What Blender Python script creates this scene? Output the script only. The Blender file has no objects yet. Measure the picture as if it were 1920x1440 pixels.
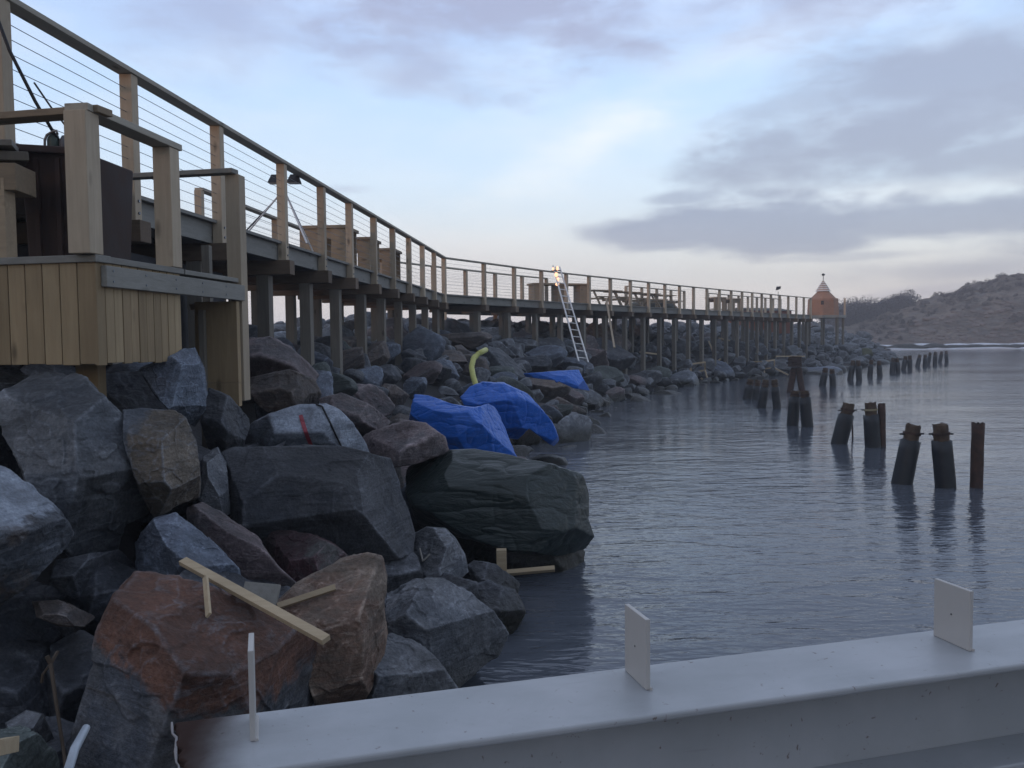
import bpy, bmesh, math, random
import numpy as np
from mathutils import Vector, Matrix
from mathutils.bvhtree import BVHTree

scene = bpy.context.scene
col = scene.collection
rnd = random.Random(11)

# ------------------------------------------------------------------ camera
EYE = Vector((0.0, 0.0, 2.2)); FPX = 1600.0
PITCH = math.atan(84.0 / FPX); ROLL = math.radians(0.6)
F = Vector((0, math.cos(PITCH), -math.sin(PITCH)))
R0 = Vector((1, 0, 0)); U0 = R0.cross(F)
RR = R0 * math.cos(ROLL) - U0 * math.sin(ROLL)
UU = U0 * math.cos(ROLL) + R0 * math.sin(ROLL)
cd = bpy.data.cameras.new('camera'); cam = bpy.data.objects.new('camera', cd); col.objects.link(cam)
cd.sensor_width = 36.0; cd.lens = 36.0 * FPX / 1920.0; cd.clip_start = 0.05; cd.clip_end = 5000
M = Matrix((RR, UU, -F)).transposed().to_4x4(); M.translation = EYE; cam.matrix_world = M
scene.camera = cam

# ------------------------------------------------------------------ exposure and sun
scene.view_settings.view_transform = 'Standard'; scene.view_settings.look = 'None'
scene.view_settings.exposure = 0.48; scene.view_settings.gamma = 1.0
SUN_AZ = Vector((-0.62, -0.78, 0)).normalized(); SUN_EL = math.radians(3.0)
sdir = SUN_AZ * math.cos(SUN_EL) + Vector((0, 0, math.sin(SUN_EL)))
sl = bpy.data.lights.new('sun', 'SUN'); sl.energy = 0.42; sl.angle = math.radians(2.0); sl.color = (1.0, 0.50, 0.30)
so = bpy.data.objects.new('sun', sl); col.objects.link(so)
so.rotation_euler = sdir.to_track_quat('Z', 'Y').to_euler()

# ------------------------------------------------------------------ sky
def uv_of(px, py):
    d = (F + RR * ((px - 960) / FPX) + UU * ((720 - py) / FPX)).normalized()
    return math.atan2(d.x, d.y), math.asin(d.z)
w = bpy.data.worlds.new('World'); scene.world = w; w.use_nodes = True
nt = w.node_tree; nt.nodes.clear()
class NG:
    def __init__(s, t): s.t = t
    def n(s, ty, **k):
        o = s.t.nodes.new(ty)
        for a, b in k.items(): setattr(o, a, b)
        return o
    def link(s, a, b): s.t.links.new(a, b)
    def put(s, sock, v):
        if isinstance(v, bpy.types.NodeSocket): s.link(v, sock)
        else: sock.default_value = v
    def m(s, op, a, b=0.0, c=0.0, clamp=False):
        o = s.n('ShaderNodeMath', operation=op); o.use_clamp = clamp
        s.put(o.inputs[0], a); s.put(o.inputs[1], b)
        if op in ('MULTIPLY_ADD', 'SMOOTH_MAX', 'SMOOTH_MIN'): s.put(o.inputs[2], c)
        return o.outputs[0]
    def mix(s, f, a, b, bt='MIX'):
        o = s.n('ShaderNodeMix', data_type='RGBA', blend_type=bt)
        s.put(o.inputs[0], f)
        for i, v in ((6, a), (7, b)):
            if isinstance(v, tuple) and len(v) == 3: v = v + (1,)
            s.put(o.inputs[i], v)
        return o.outputs[2]
    def ramp(s, f, pts, interp='LINEAR'):
        o = s.n('ShaderNodeValToRGB'); s.put(o.inputs[0], f); e = o.color_ramp.elements
        o.color_ramp.interpolation = interp
        while len(e) < len(pts): e.new(0.5)
        for i, (p, c) in enumerate(pts):
            e[i].position = p; e[i].color = (c, c, c, 1) if isinstance(c, (int, float)) else tuple(c) + (1,)
        return o.outputs[0]
    def noise(s, vec, scale, detail=4, rough=0.5, dist=0.0):
        o = s.n('ShaderNodeTexNoise'); s.put(o.inputs['Vector'], vec); o.inputs['Scale'].default_value = scale
        o.inputs['Detail'].default_value = detail; o.inputs['Roughness'].default_value = rough
        o.inputs['Distortion'].default_value = dist
        return o.outputs['Fac']
    def mapv(s, vec, scale=(1, 1, 1), rot=(0, 0, 0), loc=(0, 0, 0)):
        o = s.n('ShaderNodeMapping'); s.put(o.inputs['Vector'], vec)
        o.inputs['Scale'].default_value = scale; o.inputs['Rotation'].default_value = rot; o.inputs['Location'].default_value = loc
        return o.outputs[0]
g = NG(nt)
tc = g.n('ShaderNodeTexCoord'); sep = g.n('ShaderNodeSeparateXYZ'); g.link(tc.outputs['Generated'], sep.inputs[0])
X_, Y_, Z_ = sep.outputs
az = g.m('ARCTAN2', X_, Y_); el = g.m('ARCSINE', Z_)
comb = g.n('ShaderNodeCombineXYZ'); g.link(az, comb.inputs[0]); g.link(el, comb.inputs[1]); uvv = comb.outputs[0]
sky_c = g.ramp(g.m('MULTIPLY', el, 1 / 1.5), [(0.0, (.58, .57, .62)), (.03, (.66, .645, .69)), (.07, (.64, .675, .75)), (.12, (.56, .69, .86)),
        (.18, (.47, .63, .88)), (.25, (.40, .53, .83)), (.34, (.42, .51, .73)), (.55, (.42, .48, .63)), (1.0, (.27, .31, .42))])
# broad streaks of thin high cloud
st = g.noise(g.mapv(uvv, (1.6, 5.0, 1), (0, 0, -0.35)), 3.0, 5, .55, .3)
sky_c = g.mix(g.m('MULTIPLY', g.ramp(st, [(.42, 0.0), (.68, 1.0)]), .30), sky_c, (.72, .76, .86))
wn = g.noise(g.mapv(uvv, (4.0, 11.0, 1)), 1.6, 8, .58, .2)
wn2 = g.noise(g.mapv(uvv, (10.0, 26.0, 1), (0, 0, .1)), 1.4, 6, .6, .3)
def blob(px, py, rx, ry, amp=1.0, edge=.5, tilt=0.0, nz=2.0):
    u0, v0 = uv_of(px, py); a = rx / FPX; b = ry / FPX
    du = g.m('SUBTRACT', az, u0); dv = g.m('SUBTRACT', el, v0)
    ct, sn = math.cos(tilt), math.sin(tilt)
    p = g.m('ADD', g.m('MULTIPLY', du, ct / a), g.m('MULTIPLY', dv, sn / a))
    q = g.m('ADD', g.m('MULTIPLY', du, -sn / b), g.m('MULTIPLY', dv, ct / b))
    r = g.m('SQRT', g.m('ADD', g.m('MULTIPLY', p, p), g.m('MULTIPLY', q, q)))
    nn = g.m('ADD', g.m('MULTIPLY', g.m('SUBTRACT', wn, .5), nz), g.m('MULTIPLY', g.m('SUBTRACT', wn2, .5), nz * .45))
    v = g.m('ADD', g.m('SUBTRACT', 1.0, r), nn)
    o = g.n('ShaderNodeMapRange', interpolation_type='SMOOTHSTEP'); g.put(o.inputs[0], v)
    o.inputs[1].default_value = 0.0; o.inputs[2].default_value = edge; o.inputs[3].default_value = 0; o.inputs[4].default_value = amp
    return o.outputs[0]
def union(lst):
    a = lst[0]
    for b in lst[1:]: a = g.m('MAXIMUM', a, b)
    return a
white = union([blob(1120, 260, 260, 85, .75, 1.3, .5), blob(1020, 330, 260, 70, .5, 1.3, .3), blob(980, 440, 520, 70, .3, 1.3, 0), blob(1400, 90, 330, 70, .35, 1.2, .25), blob(1750, 350, 300, 28, .35, .9)])
sky_c = g.mix(white, sky_c, (.82, .83, .87))
soft = union([blob(900, 0, 600, 190, .9, 1.0, 0, 2.3), blob(430, 40, 280, 130, .6, 1.1), blob(820, 130, 230, 80, .65, 1.0), blob(1500, -40, 460, 130, .8, 1.0, .0), blob(640, 355, 70, 12, .35, 1.0)])
sky_c = g.mix(soft, sky_c, (.315, .335, .50))
mid = union([blob(1650, 260, 420, 115, .95, .7, .08, 1.3), blob(1780, 140, 400, 135, .9, .9, .10, 1.4), blob(1540, 190, 260, 65, .65, .9, .2, 1.6), blob(1850, 295, 330, 62, .9, .8, 0, 1.4), blob(1450, 300, 170, 40, .8, .8, 0, 1.5), blob(2200, 200, 420, 190, .85, .9)])
sky_c = g.mix(mid, sky_c, (.265, .295, .44))
low = union([blob(1230, 438, 210, 40, .95, .6, -.02, 1.1), blob(1420, 425, 380, 66, .95, .6, .02, 1.5), blob(1480, 450, 260, 34, .9, .6, .0, 1.4), blob(1780, 412, 380, 44, .9, .6, .04, 1.4), blob(1270, 372, 90, 18, .7, .7, .0, 1.3), blob(1260, 455, 170, 26, .85, .6, .05, 1.2),
             blob(1600, 480, 250, 12, .45, .8, .0, 1.2), blob(1850, 500, 330, 36, .6, 1.0, .05, 1.3), blob(2250, 430, 400, 80, .8, .8), blob(1750, 545, 260, 26, .5, 1.0, .1, 1.2)])
sky_c = g.mix(low, sky_c, (.235, .275, .44))
glow = union([blob(760, 500, 800, 110, .5, 1.4, 0, .7)])
sky_c = g.mix(glow, sky_c, (.74, .66, .70))
# the part of the sky behind the viewer lies under dark cloud
back = g.n('ShaderNodeMapRange', interpolation_type='SMOOTHSTEP'); g.put(back.inputs[0], Y_)
back.inputs[1].default_value = -.5; back.inputs[2].default_value = .65; back.inputs[3].default_value = .58; back.inputs[4].default_value = 1.0
sky_c = g.mix(1.0, sky_c, back.outputs[0], 'MULTIPLY')
nish = g.n('ShaderNodeTexSky', sky_type='NISHITA'); nish.sun_disc = False; nish.sun_elevation = SUN_EL
nish.sun_rotation = math.atan2(SUN_AZ.x, SUN_AZ.y)
bg1 = g.n('ShaderNodeBackground'); g.link(sky_c, bg1.inputs[0]); bg1.inputs[1].default_value = .865
bg2 = g.n('ShaderNodeBackground'); g.link(nish.outputs[0], bg2.inputs[0]); bg2.inputs[1].default_value = .05
ad = g.n('ShaderNodeAddShader'); g.link(bg1.outputs[0], ad.inputs[0]); g.link(bg2.outputs[0], ad.inputs[1])
wo = g.n('ShaderNodeOutputWorld'); g.link(ad.outputs[0], wo.inputs[0])

# ------------------------------------------------------------------ pixel geometry helpers
def ray(px, py): return F + RR * ((px - 960) / FPX) + UU * ((720 - py) / FPX)
def P(px, py, Y):
    d = ray(px, py); return EYE + d * (Y / d.y)
def PZ(px, py, z):
    d = ray(px, py); return EYE + d * ((z - EYE.z) / d.z)

# ------------------------------------------------------------------ mesh helpers
def tag(o, label=None, cat=None, group=None, kind=None):
    if label: o['label'] = label
    if cat: o['category'] = cat
    if group: o['group'] = group
    if kind: o['kind'] = kind
    return o
def empty(name, loc, label, cat, group=None):
    o = bpy.data.objects.new(name, None); o.location = loc; o.empty_display_size = .1; col.objects.link(o)
    bpy.context.view_layer.update()
    return tag(o, label, cat, group)
class MB:
    def __init__(s): s.v = []; s.f = []
    def add(s, v, f):
        b = len(s.v); s.v += [tuple(x) for x in v]; s.f += [tuple(i + b for i in q) for q in f]; return s
    def box(s, c, ax, ay, az_):
        c = Vector(c); v = []
        for i in (-1, 1):
            for j in (-1, 1):
                for k in (-1, 1): v.append(c + ax * i + ay * j + az_ * k)
        return s.add(v, [(0, 1, 3, 2), (4, 6, 7, 5), (0, 4, 5, 1), (2, 3, 7, 6), (0, 2, 6, 4), (1, 5, 7, 3)])
    def abox(s, x0, x1, y0, y1, z0, z1):
        return s.box(((x0 + x1) / 2, (y0 + y1) / 2, (z0 + z1) / 2), Vector(((x1 - x0) / 2, 0, 0)), Vector((0, (y1 - y0) / 2, 0)), Vector((0, 0, (z1 - z0) / 2)))
    def beam(s, a, b, wd, ht, up=Vector((0, 0, 1))):
        a = Vector(a); b = Vector(b); d = (b - a); L = d.length; d.normalize()
        sd = d.cross(up)
        if sd.length < 1e-4: sd = d.cross(Vector((1, 0, 0)))
        sd.normalize(); u = sd.cross(d).normalized()
        return s.box((a + b) / 2, d * (L / 2), sd * (wd / 2), u * (ht / 2))
    def tube(s, pts, r, n=8, cap=True):
        pts = [Vector(p) for p in pts]; v = []; f = []
        rs = r if isinstance(r, (list, tuple)) else [r] * len(pts)
        ref = None
        for i, p in enumerate(pts):
            d = (pts[min(i + 1, len(pts) - 1)] - pts[max(i - 1, 0)]).normalized()
            if ref is None:
                ref = d.cross(Vector((0, 0, 1)))
                if ref.length < .05: ref = d.cross(Vector((1, 0, 0)))
            ref = (ref - d * ref.dot(d)).normalized(); b = d.cross(ref)
            for k in range(n):
                a = 2 * math.pi * k / n; v.append(p + (ref * math.cos(a) + b * math.sin(a)) * rs[i])
        for i in range(len(pts) - 1):
            for k in range(n):
                f.append((i * n + k, i * n + (k + 1) % n, (i + 1) * n + (k + 1) % n, (i + 1) * n + k))
        if cap: f.append(tuple(range(n - 1, -1, -1))); f.append(tuple((len(pts) - 1) * n + k for k in range(n)))
        return s.add(v, f)
    def build(s, name, mat, parent=None, bevel=0, smooth=False):
        me = bpy.data.meshes.new(name); me.from_pydata(s.v, [], s.f); me.update()
        bm = bmesh.new(); bm.from_mesh(me); bmesh.ops.recalc_face_normals(bm, faces=bm.faces); bm.to_mesh(me); bm.free()
        o = bpy.data.objects.new(name, me); col.objects.link(o)
        if mat: me.materials.append(mat)
        if smooth:
            for p in me.polygons: p.use_smooth = True
        if parent:
            o.parent = parent; o.matrix_parent_inverse = parent.matrix_world.inverted()
        if bevel:
            md = o.modifiers.new('bevel', 'BEVEL'); md.width = bevel; md.segments = 2; md.limit_method = 'ANGLE'
        return o

# ------------------------------------------------------------------ noise in numpy
def _h(ix, iy, iz, seed):
    with np.errstate(over='ignore'):
        n = (ix.astype(np.uint32) * np.uint32(374761393) + iy.astype(np.uint32) * np.uint32(668265263) + iz.astype(np.uint32) * np.uint32(2147483647 - 12345) + np.uint32(seed * 974711 + 17))
        n = (n ^ (n >> np.uint32(13))) * np.uint32(1274126177); n = n ^ (n >> np.uint32(16))
    return n.astype(np.float64) / 4294967295.0
def vnoise(p, seed=0):
    i = np.floor(p).astype(np.int64); f = p - i; f = f * f * (3 - 2 * f); r = 0
    for a in (0, 1):
        for b in (0, 1):
            for c in (0, 1):
                wgt = (f[:, 0] if a else 1 - f[:, 0]) * (f[:, 1] if b else 1 - f[:, 1]) * (f[:, 2] if c else 1 - f[:, 2])
                r = r + wgt * _h(i[:, 0] + a, i[:, 1] + b, i[:, 2] + c, seed)
    return r * 2 - 1
def fbm(p, seed=0, octv=4, gain=.5):
    r = 0; a = 1.0; t = 0
    for k in range(octv): r = r + a * vnoise(p * (2.03 ** k) + 7.1 * k, seed + k); t += a; a *= gain
    return r / t
_ico = {}
def ico(n):
    if n not in _ico:
        bm = bmesh.new(); bmesh.ops.create_icosphere(bm, subdivisions=n, radius=1)
        v = np.array([x.co[:] for x in bm.verts]); f = [tuple(q.index for q in t.verts) for t in bm.faces]; bm.free()
        _ico[n] = (v / np.linalg.norm(v, axis=1)[:, None], f)
    return _ico[n]
def cut(v, n, k, tone=None, val=1.0):
    n = np.array(n, float); n /= np.linalg.norm(n); h = v @ n; lim = k * h.max()
    m = h > lim; s = np.ones(len(v)); s[m] = lim / h[m]
    if tone is not None: tone[m] = val
    return v * s[:, None]

# ------------------------------------------------------------------ materials
def newmat(name):
    m = bpy.data.materials.new(name); m.use_nodes = True; t = m.node_tree; t.nodes.clear()
    q = NG(t); b = q.n('ShaderNodeBsdfPrincipled'); o = q.n('ShaderNodeOutputMaterial'); q.link(b.outputs[0], o.inputs[0])
    return m, q, b
def bump(q, b, h, strength, dist):
    n = q.n('ShaderNodeBump'); n.inputs['Strength'].default_value = strength; n.inputs['Distance'].default_value = dist
    q.link(h, n.inputs['Height']); q.link(n.outputs[0], b.inputs['Normal'])
def rock_mat(name, c1, c2, c3, scale=1.0, thr=.5, vein=.35, zone=None, K=1.0):
    c1, c2, c3 = [tuple(x * K for x in t) for t in (c1, c2, c3)]
    m, q, b = newmat(name)
    tcn = q.n('ShaderNodeTexCoord'); v = q.n('ShaderNodeVectorMath', operation='ADD'); oi = q.n('ShaderNodeObjectInfo')
    q.link(tcn.outputs['Object'], v.inputs[0]); rs = q.m('MULTIPLY', oi.outputs['Random'], 37.0); q.link(rs, v.inputs[1]); v = v.outputs[0]
    big = q.noise(v, 1.3 * scale, 5, .6, .6); mid = q.noise(v, 7 * scale, 8, .68, .3); fine = q.noise(v, 48, 5, .7)
    lay = q.noise(q.mapv(v, (1.2, 1.2, 8), (.5, .4, 0)), 2.2, 6, .6, .8)
    c = q.mix(q.ramp(q.m('ADD', big, q.m('MULTIPLY', q.m('SUBTRACT', mid, .5), .35)), [(thr - .07, 0.0), (thr + .07, 1.0)]), c1, c2)
    c = q.mix(q.ramp(lay, [(.52, 0.0), (.68, .75)]), c, c3)
    if zone:   # weathering of another colour on one side of the stone
        ax, off_, zc = zone; dp = q.n('ShaderNodeVectorMath', operation='DOT_PRODUCT'); q.link(tcn.outputs['Object'], dp.inputs[0]); dp.inputs[1].default_value = ax
        zm = q.ramp(q.m('ADD', q.m('ADD', dp.outputs['Value'], .5 - off_), q.m('MULTIPLY', q.m('SUBTRACT', mid, .5), .34)), [(.47, 0.0), (.53, 1.0)])
        c = q.mix(zm, c, q.mix(q.ramp(lay, [(.45, 0.0), (.65, 1.0)]), tuple(x * K for x in zc), tuple(x * K * .7 for x in zc)))
    vo = q.n('ShaderNodeTexVoronoi', feature='DISTANCE_TO_EDGE'); wv = q.n('ShaderNodeVectorMath', operation='ADD')
    ncl = q.n('ShaderNodeTexNoise'); q.link(v, ncl.inputs['Vector']); ncl.inputs['Scale'].default_value = 3.0; ncl.inputs['Detail'].default_value = 4
    q.link(v, wv.inputs[0]); q.link(ncl.outputs['Color'], wv.inputs[1]); q.link(wv.outputs[0], vo.inputs['Vector']); vo.inputs['Scale'].default_value = 1.35
    vm = q.m('MULTIPLY', q.ramp(vo.outputs['Distance'], [(.0, 1.0), (.018, 0.0)]), q.ramp(q.noise(v, 2.4, 3), [(.48, 0.0), (.62, 1.0)]))
    pale = tuple(min(.5, x * 1.9 + .07) for x in c1)
    c = q.mix(q.m('MULTIPLY', vm, vein * .35), c, pale)
    geo = q.n('ShaderNodeNewGeometry')
    ed = q.m('MULTIPLY', q.ramp(geo.outputs['Pointiness'], [(.505, 0.0), (.545, 1.0)]), q.ramp(mid, [(.35, 0.0), (.6, 1.0)]))
    c = q.mix(q.m('MULTIPLY', ed, .55), c, pale)
    sf = q.noise(q.mapv(v, (2.0, 2.0, 6.5), (.9, -.4, .3)), 3.2, 7, .7, .5); c = q.mix(q.m('MULTIPLY', q.ramp(sf, [(.56, 0.0), (.64, 1.0)]), .34), c, pale)
    st2 = q.noise(v, 2.1, 6, .62, .4); c = q.mix(q.ramp(st2, [(.56, 0.0), (.66, .5)]), c, tuple(x * .5 for x in c2))
    sv = q.ramp(fine, [(.25, .62), (.75, 1.38)]); c = q.mix(1.0, c, sv, 'MULTIPLY')
    sv2 = q.ramp(mid, [(.3, .62), (.7, 1.4)]); c = q.mix(.85, c, sv2, 'MULTIPLY')
    rv = q.ramp(oi.outputs['Random'], [(0.0, .78), (1.0, 1.22)]); c = q.mix(1.0, c, rv, 'MULTIPLY')
    at_ = q.n('ShaderNodeAttribute'); at_.attribute_name = 'face_tone'; c = q.mix(1.0, c, at_.outputs['Color'], 'MULTIPLY')
    # weed and wetness left by the tide in a band above the waterline
    sp = q.n('ShaderNodeSeparateXYZ'); q.link(geo.outputs['Position'], sp.inputs[0])
    zz = q.m('ADD', sp.outputs[2], q.m('MULTIPLY', q.m('SUBTRACT', big, .5), .35))
    wet = q.ramp(zz, [(.12, 1.0), (.38, 0.0)])
    c = q.mix(wet, c, (.018, .018, .014))
    q.link(c, b.inputs['Base Color']); b.inputs['Specular IOR Level'].default_value = .35
    q.link(q.m('SUBTRACT', q.ramp(mid, [(.3, .62), (.7, .85)]), q.m('MULTIPLY', wet, .4)), b.inputs['Roughness'])
    h = q.m('ADD', q.m('MULTIPLY', mid, .5), q.m('ADD', q.m('MULTIPLY', fine, .30), q.m('ADD', q.m('MULTIPLY', lay, .5), q.m('MULTIPLY', q.ramp(vo.outputs['Distance'], [(0, 0.0), (.012, 1.0)]), .015))))
    bump(q, b, h, 1.0, .035)
    return m
RM = {
 'rustzone': rock_mat('rust_stained_rock', (.055, .06, .072), (.085, .085, .09), (.05, .045, .042), scale=1.4, zone=((.35, 0, .94), .075, (.105, .052, .036))),
 'palezone': rock_mat('pale_sided_rock', (.062, .068, .085), (.085, .09, .105), (.05, .055, .066), zone=((.35, 0, .94), -.12, (.21, .235, .28))),
 'tanzone': rock_mat('tan_sided_rock', (.085, .098, .12), (.11, .12, .14), (.06, .068, .08), zone=((.9, 0, -.1), -.05, (.15, .125, .10))),
 'whitezone': rock_mat('white_topped_rock', (.048, .054, .066), (.13, .095, .07), (.04, .045, .052), zone=((-.45, 0, .89), .03, (.25, .28, .33))),
 'redtan': rock_mat('sandy_rock', (.18, .14, .11), (.15, .095, .07), (.12, .10, .085), scale=1.5),
 'slate': rock_mat('slate_rock', (.080, .088, .102), (.115, .120, .130), (.052, .056, .066)),
 'dark': rock_mat('dark_rock', (.045, .050, .062), (.07, .073, .082), (.028, .03, .036), vein=.25),
 'blue': rock_mat('blue_grey_rock', (.095, .115, .15), (.075, .085, .11), (.14, .16, .20)),
 'pale': rock_mat('pale_rock', (.165, .185, .22), (.11, .12, .14), (.21, .23, .265)),
 'tan': rock_mat('tan_rock', (.15, .115, .088), (.10, .092, .09), (.17, .12, .08), scale=1.4),
 'rust': rock_mat('rust_rock', (.115, .042, .030), (.05, .052, .055), (.17, .075, .045), scale=1.7, thr=.54, vein=.2),
 'pink': rock_mat('pink_rock', (.135, .105, .108), (.10, .092, .098), (.17, .135, .13)),
 'red': rock_mat('dark_red_rock', (.062, .028, .034), (.085, .085, .083), (.05, .022, .028), scale=2.2, thr=.52),
 'green': rock_mat('green_grey_rock', (.062, .075, .072), (.09, .105, .10), (.045, .055, .055)),
 'brown': rock_mat('brown_rock', (.10, .082, .074), (.075, .07, .072), (.13, .10, .082)),
}
def wood_mat(name, c1, c2, axis='z', wear=.5, plank=None):
    m, q, b = newmat(name); geo = q.n('ShaderNodeTexCoord'); v = geo.outputs['Object']
    sc = {'z': (14, 14, .9), 'y': (14, .9, 14), 'x': (.9, 14, 14)}[axis]
    gr = q.noise(q.mapv(v, sc), 2.2, 6, .65, .6); bigv = q.noise(v, 1.7, 4, .6)
    kn = q.n('ShaderNodeTexVoronoi'); q.link(q.mapv(v, tuple(x ** .35 * 1.3 for x in sc)), kn.inputs['Vector']); kn.inputs['Scale'].default_value = 1.6
    c = q.mix(q.ramp(gr, [(.3, 0.0), (.7, 1.0)]), c1, c2)
    c = q.mix(q.ramp(kn.outputs['Distance'], [(.06, .8), (.17, 0.0)]), c, tuple(x * .35 for x in c2))
    c = q.mix(q.m('MULTIPLY', q.ramp(bigv, [(.4, 0.0), (.7, 1.0)]), wear), c, tuple(x * .62 for x in c1))
    oi = q.n('ShaderNodeObjectInfo'); c = q.mix(1.0, c, q.ramp(oi.outputs['Random'], [(0, .82), (1, 1.18)]), 'MULTIPLY')
    gi = q.n('ShaderNodeNewGeometry'); c = q.mix(1.0, c, q.ramp(gi.outputs['Random Per Island'], [(0, (.72, .70, .66)), (.5, (1.0, .97, .93)), (1, (1.22, 1.22, 1.2))]), 'MULTIPLY')
    q.link(c, b.inputs['Base Color']); b.inputs['Roughness'].default_value = .72; b.inputs['Specular IOR Level'].default_value = .3
    bump(q, b, gr, .5, .006); return m
WZ = wood_mat('post_timber', (.53, .45, .35), (.43, .36, .275), 'z')
WY = wood_mat('rail_timber', (.50, .475, .41), (.41, .38, .325), 'y')
WX = wood_mat('cross_timber', (.36, .285, .20), (.27, .21, .15), 'x')
WG = wood_mat('grey_timber', (.29, .29, .275), (.215, .213, .20), 'y')
WGX = wood_mat('grey_cross_timber', (.29, .29, .275), (.215, .213, .20), 'x')
WP = wood_mat('skirt_timber', (.37, .285, .175), (.275, .20, .12), 'z')
WN = wood_mat('fresh_pale_timber', (.52, .43, .30), (.42, .33, .22), 'x', .3)
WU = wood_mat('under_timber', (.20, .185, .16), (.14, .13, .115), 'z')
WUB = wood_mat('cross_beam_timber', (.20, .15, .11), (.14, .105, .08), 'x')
def simple(name, colr, rough=.5, metal=0.0, var=.2, sc=6, bmp=0.0, c2=None):
    m, q, b = newmat(name); t = q.n('ShaderNodeTexCoord'); n = q.noise(t.outputs['Object'], sc, 6, .6, .2)
    c = q.mix(q.ramp(n, [(.35, 0.0), (.65, 1.0)]), colr, c2 if c2 else tuple(x * (1 - var) for x in colr))
    q.link(c, b.inputs['Base Color']); b.inputs['Roughness'].default_value = rough; b.inputs['Metallic'].default_value = metal
    q.link(q.ramp(n, [(.3, max(0, rough - .08)), (.7, min(1, rough + .1))]), b.inputs['Roughness'])
    if bmp: bump(q, b, q.noise(t.outputs['Object'], sc * 4, 5, .6), .5, bmp)
    return m
STEEL = simple('wire_steel', (.22, .24, .27), .4, .8)
DARKM = simple('dark_metal', (.03, .032, .038), .55, .3)
RUSTM = simple('rusty_metal', (.028, .016, .015), .7, .1, sc=5, c2=(.05, .026, .02), bmp=.004)
ALU = simple('aluminium', (.80, .78, .76), .35, .35)
SLEEVE = simple('black_pile_sleeve', (.011, .013, .018), .5, 0, .3, 8, .004, c2=(.020, .023, .028))
PILER = simple('rusty_pile', (.075, .038, .027), .85, 0, .4, 9, .008, c2=(.04, .026, .022))
PILET = simple('weathered_pile_top', (.105, .07, .045), .85, 0, .4, 9, .008, c2=(.055, .036, .026))
BAND = simple('pale_band', (.30, .26, .15), .6)
HOSE = simple('yellow_hose_plastic', (.55, .55, .16), .5, 0, .15)
CABLE = simple('black_rubber', (.015, .015, .018), .6)
PAINT = simple('red_spray_paint', (.34, .05, .07), .6, 0, .3, 30)
def tarp_mat(name, c, rough, tr=0.0):
    m, q, b = newmat(name); t = q.n('ShaderNodeTexCoord'); v = t.outputs['Object']
    n1 = q.noise(q.mapv(v, (1.2, 3.5, 4.5), (.1, .15, 0)), 1.8, 5, .6, .5); n2 = q.noise(v, 22, 4, .6, .4)
    q.link(q.mix(q.ramp(n2, [(.3, 0.0), (.7, 1.0)]), c, tuple(x * .78 for x in c)), b.inputs['Base Color'])
    b.inputs['Roughness'].default_value = rough; b.inputs['Specular IOR Level'].default_value = .5
    h = q.m('ADD', q.m('ABSOLUTE', q.m('SUBTRACT', n1, .5)), q.m('MULTIPLY', n2, .03)); bump(q, b, h, .6, .06)
    return m
TB = tarp_mat('blue_tarpaulin', (.010, .135, .60), .40); TG = tarp_mat('dark_green_tarpaulin', (.024, .037, .037), .40)

# water: small wind ripples over a longer swell
m, q, b = newmat('sea_water'); WATER = m
geo = q.n('ShaderNodeNewGeometry'); pv = geo.outputs['Position']
n1 = q.noise(q.mapv(pv, (1.0, 1.9, 1), (0, 0, .10)), 1.35, 3, .5, .6); n2 = q.noise(q.mapv(pv, (2.2, 6.5, 1), (0, 0, -.1)), 1.8, 3, .55, .3)
n3 = q.noise(q.mapv(pv, (.25, .7, 1), (0, 0, .25)), 1.0, 2, .5); calm = q.ramp(q.noise(q.mapv(pv, (.06, .12, 1)), 1.0, 3, .5), [(.38, .35), (.60, 1.0)])
h = q.m('ADD', q.m('MULTIPLY', q.m('MULTIPLY', n1, .045), calm), q.m('ADD', q.m('MULTIPLY', q.m('MULTIPLY', n2, .016), calm), q.m('MULTIPLY', n3, .035)))
bump(q, b, h, .75, 1.0)
b.inputs['Base Color'].default_value = (.085, .096, .118, 1); b.inputs['Roughness'].default_value = .06; b.inputs['IOR'].default_value = 1.333

# ------------------------------------------------------------------ setting: water, bank, hills
wm = MB(); wm.add([(-1800, -300, 0), (1800, -300, 0), (1800, 2600, 0), (-1800, 2600, 0)], [(0, 1, 2, 3)])
tag(wm.build('water', WATER), kind='structure')

SHORE = [(-1.9, -6), (-1.2, 1.5), (-.75, 3.6), (-.45, 5.2), (-.1, 6.6), (.25, 8.2), (.25, 10.5), (.0, 13), (.35, 15.8), (.95, 17.6), (2.1, 22.6), (3.9, 28.5), (6.8, 36.0), (9.3, 40), (12, 43.7),
         (15.3, 47.2), (19.3, 51.5), (24.6, 59.6), (31, 70), (36.5, 79), (37.5, 84), (33, 90), (20, 96)]
SA = np.array(SHORE)
def shore_d(x, y):
    """signed distance inland (left of the shore line is positive)"""
    x = np.atleast_1d(np.asarray(x, float)); y = np.atleast_1d(np.asarray(y, float))
    best = np.full(x.shape, 1e9); sg = np.ones(x.shape)
    for a, c in zip(SA[:-1], SA[1:]):
        d = c - a; L = (d ** 2).sum(); t = np.clip(((x - a[0]) * d[0] + (y - a[1]) * d[1]) / L, 0, 1)
        qx = a[0] + t * d[0]; qy = a[1] + t * d[1]; dd = np.hypot(x - qx, y - qy)
        cr = d[0] * (y - a[1]) - d[1] * (x - a[0]); m = dd < best - 1e-9
        best = np.where(m, dd, best); sg = np.where(m, np.sign(cr), sg)
    return best * np.where(sg == 0, 1, sg)
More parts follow.
